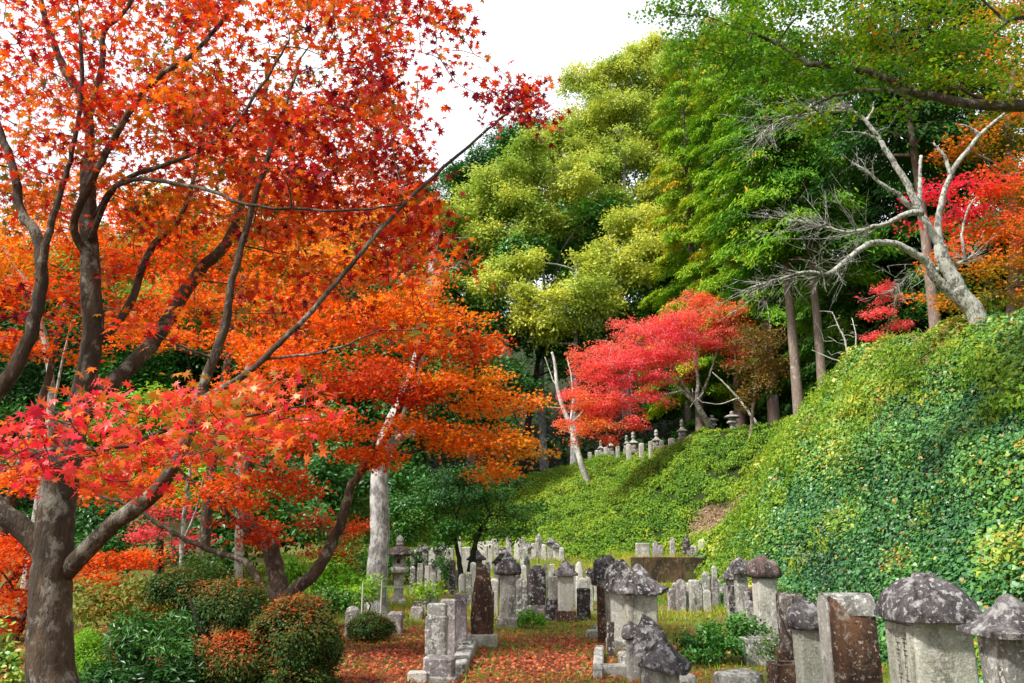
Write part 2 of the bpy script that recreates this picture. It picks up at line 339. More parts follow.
class Skeleton:
    """limbs of one tree; new twigs join the nearest limb"""
    def __init__(s): s.t = Tubes(); s.p = np.zeros((0, 3)); s.r = np.zeros(0)
    def limb(s, pts, r0, r1, sides=8, wob=0.0, power=1.0, per=6, flare=0.0):
        P = smooth_path(pts, per); t = np.linspace(0, 1, len(P))
        if wob: P = P + (rng.normal(size=P.shape) * wob) * (np.minimum(t, 0.3) / 0.3)[:, None]
        R = r0 + (r1 - r0) * t ** power
        if wob: R = R * (1 + 0.03 * np.sin(t * 9 + rng.uniform(0, 6)) + 0.012 * rng.normal(size=len(R)))
        if flare: R = R * (1 + flare * np.exp(-t * 14))
        s.t.add(P, R, sides); s.p = np.vstack([s.p, P]); s.r = np.append(s.r, R)
    def grow(s, targets, tip=0.004, k=0.02, sides=4, up=0.15, minz=None, rmax=0.06, lo=0):
        T = np.asarray(targets, float)
        dist = np.array([np.min(((s.p - t) ** 2).sum(1)) for t in T])
        for t in T[np.argsort(dist)]:
            d = np.sqrt(((s.p[lo:] - t) ** 2).sum(1)) + np.maximum(0, s.p[lo:, 2] - t[2]) * 0.5
            i = int(np.argmin(d)) + lo; a = s.p[i]; L = np.linalg.norm(t - a)
            if L < 0.03: continue
            mid = (a + t) / 2 + rng.normal(size=3) * L * 0.09 + np.array((0, 0, up * L * 0.5))
            n = 5 if L > 0.4 else 4
            P = np.array([(1 - q) ** 2 * a + 2 * q * (1 - q) * mid + q * q * t for q in np.linspace(0, 1, n)])
            r0 = min(s.r[i] * 0.75, tip + k * L, rmax); R = np.linspace(max(r0, tip), tip, n)
            s.t.add(P, R, sides, False)
            s.p = np.vstack([s.p, P[1:]]); s.r = np.append(s.r, R[1:])

def sprays(L, C, n_leaf, rad, size, hue, mode='flat', tilt=0.5, hj=0.12, outn=None):
    """tufts of leaves around the centres C"""
    m = len(C); N = m * n_leaf
    ci = np.repeat(np.arange(m), n_leaf)
    hb = np.broadcast_to(hue, (m,))[ci]
    a = rng.uniform(0, 6.283, N); r = np.sqrt(rng.uniform(0, 1, N)) * rad
    sz = size * rng.uniform(0.65, 1.25, N)
    if mode == 'flat':
        off = np.stack([np.cos(a) * r, np.sin(a) * r, rng.normal(size=N) * rad * 0.22 - 0.25 * r * r / rad], 1)
        tl = rng.normal(size=(m, 3)) * 0.18; off[:, 2] += (off * tl[ci]).sum(1)
        nn = np.array((0, 0, 1.0)) + rng.normal(size=(N, 3)) * tilt
        dd = np.stack([np.cos(a), np.sin(a), -0.3 * np.ones(N)], 1) + rng.normal(size=(N, 3)) * 0.4
    elif mode == 'tuft':
        on = outn[ci]
        off = rng.normal(size=(N, 3)) * rad * 0.55; off -= on * ((off * on).sum(1, keepdims=True)) * 0.5
        nn = on * 0.8 + np.array((0, 0, 0.5)) + rng.normal(size=(N, 3)) * tilt
        dd = off + on * 0.3 + rng.normal(size=(N, 3)) * rad * 0.3
    else:  # drooping sprays
        on = outn[ci]
        t = rng.uniform(-0.2, 1, N)[:, None]
        dirn = unit(on * np.array((1, 1, 0.2)) + np.array((0, 0, -0.75)))
        side = unit(np.cross(dirn, np.array((0, 0, 1.0))) + 1e-6)
        off = dirn * t * rad * 1.5 + side * (rng.normal(size=N) * 0.45 * rad * (1.1 - t[:, 0] * 0.7))[:, None] + rng.normal(size=(N, 3)) * rad * 0.12
        nn = unit(np.cross(side, dirn)); nn = nn * np.sign(nn[:, 2:3] + 1e-6) + rng.normal(size=(N, 3)) * tilt
        dd = dirn + side * rng.normal(size=(N, 1)) * 0.5
    L.add(C[ci] + off, dd, nn, sz, hb + rng.normal(size=N) * hj)

def clump_points(c, r, n, shell=0.45, under=-0.45, flat=False, whole=False):
    """tuft centres on the smaller boughs that make up a clump, fewer below it; with outward normals"""
    c = np.asarray(c); r = np.asarray(r, float)
    if whole:      # clipped pad: one dense even cloud
        d = rand_unit(n * 3); d = d[d[:, 2] > under][:n]
        return c + d * r * (rng.uniform(0.6, 1.06, len(d)) ** 0.5 * (1 + 0.09 * noise(d * 3 + c, 1.6, 3)))[:, None], unit(d / r)
    m = int(np.clip(9 + r[0] * 5, 10, 22)); sub = rand_unit(m); sub[:, 2] = np.where(sub[:, 2] < under, -0.2, sub[:, 2])
    sc = c + sub * r * rng.uniform(0.30, 1.12, m)[:, None]
    sr = rng.uniform(0.20, 0.55, m)[:, None] * r * (np.array((1.2, 1.2, 0.6)) if flat else np.array((1, 1, 0.8)))
    w = (sr[:, 0] * sr[:, 1]) ** 0.8; ci = rng.choice(m, int(n * 1.7), p=w / w.sum())
    d = rand_unit(len(ci)); k = d[:, 2] > under; d, ci = d[k][:n], ci[k][:n]
    q = rng.uniform(shell, 1, len(d)) ** 0.5 * np.where(rng.uniform(size=len(d)) < 0.16, rng.uniform(1.0, 1.6, len(d)), 1.0)
    lump = 1 + 0.25 * noise(d * 2.1 + sc[ci] * 0.9, 1.6, 3)
    return sc[ci] + d * sr[ci] * (q * lump)[:, None], unit(d / sr[ci])

# ================================================================== SETTING: ground
PATCH_A, PATCH_B = G(708, 517), G(757, 486)
def patch(x, y):
    a, b = PATCH_A[:2], PATCH_B[:2]; d = b - a
    t = np.clip(((x - a[0]) * d[0] + (y - a[1]) * d[1]) / (d @ d), 0, 1)
    dd = np.hypot(x - a[0] - t * d[0], y - a[1] - t * d[1])
    return 1 - sst(0.3, 0.78, dd + 0.22 * np.sin(3.1 * x + 2.0 * y) + 0.1 * np.sin(7 * x - 5 * y))
def litter_mask(x, y):
    e = 0.7 * np.sin(x * 1.3 + 0.4) + 0.5 * np.sin(y * 1.9 + x)
    left = (1 - sst(12.2, 16.5, y + e * 0.9)) * (1 - sst(1.2, 3.2, x + e * 0.4)) * sst(-9, -6, x)
    return np.clip(left * (0.75 + 0.25 * np.sin(2.3 * x + y) * np.sin(1.7 * y - x)), 0, 1)
def axis_grid(lo, a, b, hi, st, n):
    c1 = a - (a - lo) * np.linspace(1, 0, n, endpoint=False) ** 2
    c2 = b + (hi - b) * np.linspace(0, 1, n + 1)[1:] ** 2
    return np.concatenate([c1, np.arange(a, b, st), [b], c2])
gx = axis_grid(-400, -14, 15, 400, 0.2, 26); gy = axis_grid(-200, 2, 54, 600, 0.2, 26)
X, Y = np.meshgrid(gx, gy); Z = H(X, Y)
nx, ny = len(gx), len(gy)
i = (np.arange(ny - 1)[:, None] * nx + np.arange(nx - 1)[None, :])
q = np.stack([i, i + 1, i + nx + 1, i + nx], -1).reshape(-1, 4)
me = mesh_np('ground', np.stack([X, Y, Z], -1).reshape(-1, 3), q.ravel(), np.arange(len(q)) * 4, True)
s_, w_, h_ = bank(X, Y)
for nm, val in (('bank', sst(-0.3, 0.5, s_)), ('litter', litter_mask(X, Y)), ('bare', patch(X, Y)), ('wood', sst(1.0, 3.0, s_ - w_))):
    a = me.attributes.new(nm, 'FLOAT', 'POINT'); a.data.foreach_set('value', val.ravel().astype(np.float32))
m, n, o, b = new_mat('ground_cover_soil'); tcn = n.nodes.new('ShaderNodeTexCoord'); ob = tcn.outputs['Object']
def attr(nm):
    a = n.nodes.new('ShaderNodeAttribute'); a.attribute_name = nm; return a.outputs['Fac']
f1 = tex_noise(n, ob, 1.3, 6, 0.65); f2 = tex_noise(n, ob, 14, 6, 0.7); f3 = tex_noise(n, ob, 40, 4, 0.7)
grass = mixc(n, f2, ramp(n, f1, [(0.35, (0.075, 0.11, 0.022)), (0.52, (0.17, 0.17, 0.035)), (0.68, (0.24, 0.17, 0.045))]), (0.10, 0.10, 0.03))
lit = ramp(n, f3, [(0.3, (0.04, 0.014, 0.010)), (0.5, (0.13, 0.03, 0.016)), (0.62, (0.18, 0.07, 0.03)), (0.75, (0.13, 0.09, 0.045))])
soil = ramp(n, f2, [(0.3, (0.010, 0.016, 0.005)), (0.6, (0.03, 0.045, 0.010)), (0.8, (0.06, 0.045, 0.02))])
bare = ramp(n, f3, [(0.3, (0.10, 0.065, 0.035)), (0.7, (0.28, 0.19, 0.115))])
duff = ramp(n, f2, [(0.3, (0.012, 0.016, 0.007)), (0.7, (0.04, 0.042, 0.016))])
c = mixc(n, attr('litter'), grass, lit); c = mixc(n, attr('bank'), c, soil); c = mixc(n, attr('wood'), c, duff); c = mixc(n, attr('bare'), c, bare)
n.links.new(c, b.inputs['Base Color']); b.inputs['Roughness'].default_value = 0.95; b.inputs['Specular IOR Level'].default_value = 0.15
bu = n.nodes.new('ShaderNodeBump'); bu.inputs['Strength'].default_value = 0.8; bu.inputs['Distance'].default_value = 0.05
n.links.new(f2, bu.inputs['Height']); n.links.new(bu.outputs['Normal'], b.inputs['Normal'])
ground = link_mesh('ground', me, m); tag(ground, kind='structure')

def normals_at(x, y, e=0.08):
    return unit(np.stack([-(H(x + e, y) - H(x - e, y)) / (2 * e), -(H(x, y + e) - H(x, y - e)) / (2 * e), np.ones_like(x)], 1))

# ------------------------------------------------------------------ bank cover: ivy near, leafy scrub far (nobody could count it)
L = Leaves()
def ivy_layer(x0, x1, y0, y1, dens, size, lift):
    N = int((x1 - x0) * (y1 - y0) * dens)
    x = rng.uniform(x0, x1, N); y = rng.uniform(y0, y1, N); s, w, h = bank(x, y)
    nz = noise(np.stack([x, y, 0 * x], 1), 0.9, 21); n2 = noise(np.stack([x, y, H(x, y)], 1), 3.2, 22)
    k = (s > -0.25) & (s < w + 3.0) & (patch(x, y) < np.maximum(0.06, 0.4 + 0.3 * n2)) & (n2 > -9)
    x, y, s, w, nz, n2 = x[k], y[k], s[k], w[k], nz[k], n2[k]
    nn = normals_at(x, y); z = H(x, y)
    up = np.clip(s / w, 0, 1.2)
    c = np.stack([x, y, z], 1) + nn * (rng.uniform(0.0, 1, len(x)) * lift * (0.7 + 0.5 * n2).clip(0.25))[:, None]
    on = unit(nn + np.array((0, 0, 0.35)) + rng.normal(size=c.shape) * 0.5)
    dd = rng.normal(size=c.shape) * 0.8 + np.array((0, 0, -0.6)) + nn * 0.2
    big = noise(np.stack([x, y, 0 * x], 1), 0.45, 23)
    hue = 0.365 + 0.13 * sst(0.2, 0.95, up + 0.16 * nz) + 0.24 * sst(11, 20, y + big) + 0.09 * nz + 0.11 * big + 0.13 * n2 + rng.normal(size=len(x)) * 0.13; hue = np.minimum(hue, 0.9)
    odd = rng.uniform(size=len(x)); hue = np.where(odd < 0.03 + 0.16 * sst(0.5, 1.4, big - 0.5 * nz), rng.uniform(0.85, 1.0, len(x)), hue)
    brn = noise(np.stack([x, y, H(x, y)], 1), 1.5, 24)
    hue = np.where((brn > 1.15) & (rng.uniform(size=len(x)) < 0.4), rng.uniform(0.86, 1.0, len(x)), hue)
    hue = np.where((brn < -0.95) & (hue < .8), hue + 0.2, hue)
    L.add(c, dd, on, size * rng.uniform(0.45, 1.6, len(x)) * (1 + 0.2 * big), hue)
ivy_layer(4.0, 14, 5.5, 12.5, 3400, 0.056, 0.26)
ivy_layer(4.2, 14, 12.5, 19, 2300, 0.070, 0.26)
ivy_layer(4.4, 13.5, 19, 27, 1000, 0.10, 0.3)
tag(L.build('ivy', 'heart', M['ivy']), kind='stuff')

# weeds, grass tufts and dead stems growing through the ivy
L = Leaves(); LS = Leaves()
N = 9000
x = rng.uniform(4, 13.5, N); y = rng.uniform(5.5, 27, N); s, w, h = bank(x, y)
wz = noise(np.stack([x, y, H(x, y)], 1), 0.9, 36)
k = (s > 0) & (s < w + 1.5) & (wz > 0.0) & (patch(x, y) < .3); x, y, wz = x[k], y[k], wz[k]; nn = normals_at(x, y)
for i_ in range(len(x)):
    m = rng.integers(5, 12); c = np.repeat([[x[i_], y[i_], H1(x[i_], y[i_])]], m, 0) + rng.normal(size=(m, 3)) * .05 + nn[i_] * .12
    dd = nn[i_] * .7 + np.array((0, 0, .5)) + rng.normal(size=(m, 3)) * .55
    (L if rng.uniform() < .85 else LS).add(c + unit(dd) * .07, dd, rng.normal(size=(m, 3)) + nn[i_], rng.uniform(.05, .13) * rng.uniform(.7, 1.2, m), 0.55 + .12 * wz[i_] + rng.normal() * .1 + rng.normal(size=m) * .1)
tag(L.build('bank_weeds', 'long', M['bank_green']), kind='stuff'); tag(LS.build('dead_stems', 'blade', M['straw']), kind='stuff')
L = Leaves()
N = 15000
x = rng.uniform(-16, 13, N); y = rng.uniform(9, 56, N); s, w, h = bank(x, y)
pz = noise(np.stack([x, y, 0 * x], 1), 0.6, 31)
near = (y < 19)
k = (s > 0.1) & (s < w + 0.8) & (patch(x, y) < 0.35) & (~near | (s > 0.7 * w - 0.7 * pz)) & (y > 0)
x, y, s, w, pz = x[k], y[k], s[k], w[k], pz[k]
C = np.stack([x, y, H(x, y)], 1); nn = normals_at(x, y)
R = rng.uniform(0.22, 0.55, len(x)) * np.where(s / w > 0.93, 0.5, 1)
for c, n_, r, hz, yy in zip(C, nn, R, pz, y):
    m = int(110 * r / 0.4 * (1.0 if yy > 20 else 1.1)); d = rand_unit(m); d = d * np.sign((d @ n_))[:, None]
    p = c + d * r * np.array((1, 1, 0.7)) * rng.uniform(0.5, 1.05, m)[:, None]
    sz = 0.10 if yy > 30 else 0.085
    L.add(p, d + rng.normal(size=(m, 3)) * 0.6, d * 0.7 + n_ * 0.6 + rng.normal(size=(m, 3)) * 0.45, sz * rng.uniform(0.7, 1.4, m),
          0.46 + 0.13 * hz + rng.normal() * 0.10 + rng.normal(size=m) * 0.12)
tag(L.build('bank_scrub', 'rhomb', M['bank_green']), kind='stuff')

L = Leaves()
N = 70000
x = rng.uniform(3, 14, N); y = rng.uniform(15, 40, N); k = patch(x, y) > rng.uniform(0.15, 0.9, N); x, y = x[k], y[k]
c = np.stack([x, y, H(x, y)], 1) + normals_at(x, y) * rng.uniform(0, .08, len(x))[:, None]
L.add(c, rng.normal(size=c.shape) + np.array((-.4, -.4, -.5)), normals_at(x, y) + rng.normal(size=c.shape) * .5, 0.16 * rng.uniform(.5, 1.4, len(x)), 0.5 + rng.normal(size=len(x)) * .25)
tag(L.build('dry_stalks', 'long', M['straw']), kind='stuff')
# undergrowth of the wooded hillside
L = Leaves()
N = 110000
x = rng.uniform(-75, 30, N); y = rng.uniform(12, 110, N); s, w, h = bank(x, y)
nz = noise(np.stack([x, y, 0 * x], 1), 0.5, 33)
k = (s > w + 2.2) & (s < w + 40) & (nz > -0.9); x, y, nz = x[k], y[k], nz[k]
c = np.stack([x, y, H(x, y)], 1) + normals_at(x, y) * (rng.uniform(0, 1, len(x)) * (0.9 + 0.7 * nz))[:, None]
L.add(c, rand_unit(len(x)), np.array((0, -0.3, 0.8)) + rng.normal(size=c.shape) * 0.6, 0.42 * rng.uniform(0.5, 1.3, len(x)), 0.35 + 0.2 * nz + rng.normal(size=len(x)) * 0.15)
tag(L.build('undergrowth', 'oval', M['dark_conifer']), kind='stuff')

# ------------------------------------------------------------------ grass and fallen leaves on the flat
L = Leaves()
def grass_layer(x0, x1, y0, y1, N, size):
    x = rng.uniform(x0, x1, N); y = rng.uniform(y0, y1, N); s, w, h = bank(x, y)
    nz = noise(np.stack([x, y, 0 * x], 1), 1.5, 41); n2 = noise(np.stack([x, y, 0 * x], 1), 0.55, 42)
    lm = litter_mask(x, y)
    k = (s < 0.3) & (rng.uniform(size=N) < (1 - 0.80 * lm)) & (nz > -1.0 + 1.3 * lm)
    x, y, nz, n2 = x[k], y[k], nz[k], n2[k]; m = len(x)
    c = np.stack([x, y, H(x, y)], 1)
    dd = np.array((0, 0, 1.0)) + rng.normal(size=(m, 3)) * 0.55
    yel = sst(15, 27, y) * 0.16
    L.add(c, dd, rng.normal(size=(m, 3)) + np.array((0, -0.6, 0.4)), size * rng.uniform(0.5, 1.4, m), 0.40 + yel + 0.17 * n2 + rng.normal(size=m) * 0.13)
grass_layer(-7, 5.3, 7.5, 15, 42000, 0.085)
grass_layer(-9, 6, 15, 38, 70000, 0.13)
tag(L.build('grass', 'blade', M['grass']), kind='stuff')
L = Leaves()
N = 110000
x = rng.uniform(-7, 5.2, N); y = rng.uniform(7.2, 22, N); s, w, h = bank(x, y)
pr = np.maximum(litter_mask(x, y) * (0.9 - 0.4 * sst(10, 15, y)), 0.05 + 0.06 * (noise(np.stack([x, y, 0 * x], 1), 1.1, 44) > 0.6))
k = (s < 0.2) & (rng.uniform(size=N) < pr); x, y = x[k], y[k]; m = len(x)
c = np.stack([x, y, H(x, y) + rng.uniform(0.004, 0.035, m)], 1)
L.add(c, rng.normal(size=(m, 3)), np.array((0, 0, 1.0)) + rng.normal(size=(m, 3)) * 0.45, 0.056 * rng.uniform(0.6, 1.4, m),
      0.48 + 0.16 * noise(c, 1.2, 45) + rng.normal(size=m) * 0.2)
tag(L.build('fallen_leaves', 'star5', M['litter']), kind='stuff')

# ================================================================== TREES
def mpx(p): return axis(p[1], p[2]) / F          # metres per photo pixel at p
def poly_area(T):
    x, y = T[:, 0], T[:, 1]; return abs(np.sum(x * np.roll(y, -1) - y * np.roll(x, -1))) / 2
TAREA = {k_: poly_area(v_) for k_, v_ in TPL.items()}
def place(clumps):
    """(u, v, distance, radius in px across, flattening) -> centre, radii in metres"""
    o = []
    for c in clumps:
        u, v, d, r = c[:4]; fl = c[4] if len(c) > 4 else 0.75
        p = W(u, v, d); m = mpx(p) * r; o.append((p, np.array((m, m * (c[5] if len(c) > 5 else 1.0), m * fl))))
    return o
def leafy_tree(name, label, base, clumps, leaf, size, mat, bark, trunk_r, top=None, limbs=(), cat='tree', group=None,
               dens=1.0, n_leaf=22, srad=0.45, mode='tuft', hue=0.5, hj=0.12, hn=0.12, tilt=0.5, trunk_pts=None, tip=0.012, up=0.15,
               under=-0.45, lsurf=9.0, twig_share=0.35, k=0.02, lite=0.12, rmax=0.09, whole=False):
    """trunk and limbs reach every clump; a clump is a cloud of leaf tufts"""
    root = empty(name, base, label, cat, group)
    sk = Skeleton()
    cl = clumps
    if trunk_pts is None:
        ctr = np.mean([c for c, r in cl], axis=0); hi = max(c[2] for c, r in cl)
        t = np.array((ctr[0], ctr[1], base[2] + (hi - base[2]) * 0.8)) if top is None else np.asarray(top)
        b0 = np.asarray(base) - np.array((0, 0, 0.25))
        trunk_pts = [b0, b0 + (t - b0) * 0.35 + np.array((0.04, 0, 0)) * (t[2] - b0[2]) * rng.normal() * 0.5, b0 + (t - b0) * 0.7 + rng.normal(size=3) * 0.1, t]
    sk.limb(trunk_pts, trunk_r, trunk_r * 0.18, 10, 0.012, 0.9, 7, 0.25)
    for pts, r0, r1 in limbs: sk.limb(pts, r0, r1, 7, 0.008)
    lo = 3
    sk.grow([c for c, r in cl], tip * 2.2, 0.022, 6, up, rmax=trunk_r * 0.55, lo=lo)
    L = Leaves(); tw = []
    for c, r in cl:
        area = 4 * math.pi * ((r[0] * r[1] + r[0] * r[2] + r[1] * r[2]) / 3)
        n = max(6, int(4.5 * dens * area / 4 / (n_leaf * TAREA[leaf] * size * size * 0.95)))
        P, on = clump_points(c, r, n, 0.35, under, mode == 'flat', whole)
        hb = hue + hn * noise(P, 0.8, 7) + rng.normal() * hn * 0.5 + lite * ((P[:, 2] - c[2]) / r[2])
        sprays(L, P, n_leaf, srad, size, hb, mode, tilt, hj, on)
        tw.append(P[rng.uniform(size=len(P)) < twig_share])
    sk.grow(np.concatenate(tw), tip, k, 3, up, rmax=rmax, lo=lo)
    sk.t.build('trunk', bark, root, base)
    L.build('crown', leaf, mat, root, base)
    return root

# ---------------- the big maple in front on the left
def P_(lst, d): return [W(u, v, dd) for (u, v, dd) in [(a[0], a[1], a[2] if len(a) > 2 else d) for a in lst]]
base = B(48, 5.2)
NM = empty('maple_tree', base, 'large red maple with dark lichen-spotted trunk, nearest tree at the left edge', 'tree')
sk = Skeleton()
sk.limb([base - np.array((0, 0, .25)), base + np.array((0, 0, 0.35)), W(50, 640, 5.2), W(52, 570, 5.2), W(58, 500, 5.2), W(72, 425, 5.22)], 0.155, 0.098, 16, 0.004, 1, 8, 0.18)
sk.limb(P_([(70, 440), (92, 345), (91, 290), (89, 235), (88, 160)], 5.25), 0.0736, 0.055, 10, 0.004)
sk.limb(P_([(89, 200), (88, 112), (65, 70), (46, 21), (30, -60)], 5.25), 0.0400, 0.016, 8, 0.003)
sk.limb(P_([(88, 120), (102, 67), (104, 32), (128, 7), (150, -50)], 5.3), 0.0272, 0.012, 7, 0.003)
sk.limb(P_([(72, 428, 5.2), (100, 395, 5.3), (137, 360, 5.5), (165, 325, 5.7), (193, 280, 5.9), (228, 241, 6.1), (239, 211, 6.2), (246, 179, 6.3), (262, 120, 6.4), (268, 60, 6.5)], 5.5), 0.0680, 0.018, 10, 0.004)
sk.limb(P_([(52, 560, 5.2), (22, 528, 5.15), (-6, 505, 5.1), (-28, 460, 5.05), (-8, 402, 5.0), (21, 357, 5.0), (42, 283, 5.0), (36, 235, 5.0), (21, 211, 5.0), (10, 158, 5.0), (-6, 110, 5.0), (-20, 30, 5.0)], 5), 0.0704, 0.016, 10, 0.004)
sk.limb(P_([(40, 290, 5.0), (46, 245, 4.95), (58, 200, 4.9), (70, 160, 4.9), (82, 90, 4.85), (80, 20, 4.8)], 5), 0.0280, 0.01, 7, 0.003)
sk.limb(P_([(66, 572, 5.2), (85, 552, 5.15), (112, 525, 5.1), (150, 498, 5.0), (166, 478, 4.95), (182, 450, 4.9), (200, 396, 4.9), (225, 325, 4.9), (230, 290, 4.9), (249, 220, 4.95), (270, 150, 5.0), (300, 60, 5.1)], 5), 0.0624, 0.010, 10, 0.003)
sk.limb(P_([(95, 335, 5.25), (109, 332, 5.3), (133, 297, 5.45), (151, 248, 5.6), (179, 220, 5.7), (195, 175, 5.8), (205, 120, 5.9)], 5), 0.0360, 0.012, 7, 0.003)
sk.limb(P_([(200, 400, 4.9), (245, 375, 4.75), (280, 343, 4.7), (319, 304, 4.7), (350, 266, 4.75), (389, 220, 4.85), (430, 180, 4.95), (470, 145, 5.0), (505, 115, 5.05), (540, 92, 5.1)], 5), 0.022, 0.007, 7, 0.003)
sk.limb(P_([(89, 260, 5.25), (74, 225, 5.1), (95, 176, 4.9), (119, 130, 4.75), (151, 84, 4.65), (197, 49, 4.6), (239, 0, 4.6), (270, -50, 4.6)], 5), 0.0288, 0.010, 7, 0.003)
sk.limb(P_([(96, 215, 5.2), (112, 190, 5.0), (144, 179, 4.8), (211, 191, 4.6), (246, 204, 4.5), (340, 211, 4.5), (400, 205, 4.5)], 5), 0.0176, 0.006, 6, 0.003)
sk.limb(P_([(90, 240, 5.2), (116, 186, 5.0), (165, 165, 4.8), (197, 151, 4.7), (228, 133, 4.65), (263, 84, 4.6), (290, 40, 4.6)], 5), 0.0208, 0.007, 6, 0.003)
sk.limb(P_([(58, 470, 5.15), (30, 455, 4.6), (60, 450, 4.2), (120, 447, 4.0), (166, 431, 3.95), (230, 420, 3.95), (300, 405, 4.0)], 4.2), 0.0208, 0.005, 6, 0.003)
sk.limb(P_([(262, 360, 4.75), (330, 350, 4.6), (380, 330, 4.7)], 4.7), 0.0096, 0.005, 5, 0.003)
L = Leaves()
# rough volume of the crown, read off as regions: u0 v0 u1 v1, near, far, sprays, hue
REG = [(0, -60, 220, 110, 4.4, 6.6, 185, 0.44), (180, -60, 420, 120, 4.4, 6.8, 260, 0.47), (0, 90, 200, 235, 4.5, 6.4, 120, 0.42),
       (170, 100, 420, 230, 4.3, 6.8, 270, 0.46), (370, 0, 458, 200, 4.6, 5.8, 120, 0.44), (400, 60, 500, 235, 4.7, 5.6, 105, 0.46), (470, 85, 530, 200, 4.8, 5.4, 34, 0.42), (380, 190, 470, 260, 4.7, 5.6, 26, 0.48),
       (500, 80, 548, 125, 4.95, 5.3, 12, 0.35), (0, 190, 70, 330, 4.3, 5.4, 18, 0.14), (70, 225, 330, 330, 4.4, 6.4, 46, 0.45), (220, 200, 430, 330, 4.5, 6.0, 40, 0.5),
       (-150, -60, 0, 330, 4.4, 6.0, 80, 0.42), (-60, -230, 420, -60, 4.6, 6.4, 110, 0.5)]
tg = []
for u0, v0, u1, v1, d0, d1, nsp, hue in REG:
    C = np.array([W(rng.uniform(u0, u1), rng.uniform(v0, v1), rng.uniform(d0, d1)) for _ in range(int(nsp * 1.35))])
    C = C[noise(C, 2.6, 53) > -0.55][:nsp]; nsp = len(C)
    sprays(L, C, 19, 0.20, 0.080, hue + 0.09 + 0.17 * noise(C, 1.1, 51) + rng.normal(size=nsp) * 0.15, 'flat', 0.75, 0.13); tg.append(C)
sk.grow(np.concatenate(tg), 0.003, 0.011, 4, 0.10, rmax=0.02, lo=30)
# the low bough of large bright leaves
L2 = Leaves()
C = []
for u0, v0, u1, v1, d0, d1, nsp in [(0, 405, 110, 470, 3.7, 4.4, 26), (90, 385, 260, 455, 3.6, 4.4, 42), (180, 400, 320, 445, 3.7, 4.5, 22), (0, 455, 170, 485, 4.0, 4.6, 9), (250, 350, 330, 400, 4.2, 4.7, 8)]:
    C += [W(rng.uniform(u0, u1), rng.uniform(v0, v1), rng.uniform(d0, d1)) for _ in range(nsp)]
C = np.array(C)
sprays(L2, C, 11, 0.17, 0.082, 0.52 + 0.2 * noise(C, 1.8, 52) + rng.normal(size=len(C)) * 0.1, 'flat', 0.8, 0.15)
sk.grow(C, 0.003, 0.010, 4, 0.05, rmax=0.012, lo=30)
sk.t.build('trunk', M['maple_bark'], NM, base)
L.build('crown', 'star7', M['near_maple'], NM, base)
tag(L2.build('low_bough_leaves', 'star7', M['pink_maple'], NM, base), label='bright pink-red leaves of the low bough')

# ---------------- the orange maple behind it
base = B(281, 11.6)
def C_(lst): return place(lst)
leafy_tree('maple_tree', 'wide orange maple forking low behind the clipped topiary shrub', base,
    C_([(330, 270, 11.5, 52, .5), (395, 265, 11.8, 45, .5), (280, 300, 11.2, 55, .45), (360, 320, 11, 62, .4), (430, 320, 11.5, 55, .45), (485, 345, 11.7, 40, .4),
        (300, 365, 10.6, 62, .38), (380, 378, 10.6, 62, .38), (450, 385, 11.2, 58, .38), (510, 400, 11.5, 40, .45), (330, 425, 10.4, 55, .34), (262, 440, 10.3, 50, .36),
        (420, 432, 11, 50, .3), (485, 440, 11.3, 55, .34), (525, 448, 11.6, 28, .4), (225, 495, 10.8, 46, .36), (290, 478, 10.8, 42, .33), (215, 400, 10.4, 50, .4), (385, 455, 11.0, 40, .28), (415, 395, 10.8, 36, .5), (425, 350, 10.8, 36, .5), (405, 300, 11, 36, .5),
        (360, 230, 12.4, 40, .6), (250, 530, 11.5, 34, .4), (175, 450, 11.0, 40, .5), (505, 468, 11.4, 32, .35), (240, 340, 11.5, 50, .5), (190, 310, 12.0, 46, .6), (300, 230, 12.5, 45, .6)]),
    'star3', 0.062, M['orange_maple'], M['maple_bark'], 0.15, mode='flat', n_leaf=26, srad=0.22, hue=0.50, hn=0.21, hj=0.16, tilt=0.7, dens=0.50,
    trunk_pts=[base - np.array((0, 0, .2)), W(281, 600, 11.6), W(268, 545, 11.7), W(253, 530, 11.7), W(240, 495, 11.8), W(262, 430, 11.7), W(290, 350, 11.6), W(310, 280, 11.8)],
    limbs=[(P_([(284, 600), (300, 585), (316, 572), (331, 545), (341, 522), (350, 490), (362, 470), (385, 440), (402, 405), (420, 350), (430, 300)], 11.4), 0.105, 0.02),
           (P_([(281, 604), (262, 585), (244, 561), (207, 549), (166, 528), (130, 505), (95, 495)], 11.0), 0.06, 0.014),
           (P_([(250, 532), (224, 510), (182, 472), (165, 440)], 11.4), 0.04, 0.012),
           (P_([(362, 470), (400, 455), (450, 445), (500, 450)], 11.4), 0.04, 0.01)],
    tip=0.005, up=0.06, under=-0.9, twig_share=0.6, k=0.014, rmax=0.03, lite=0.05)

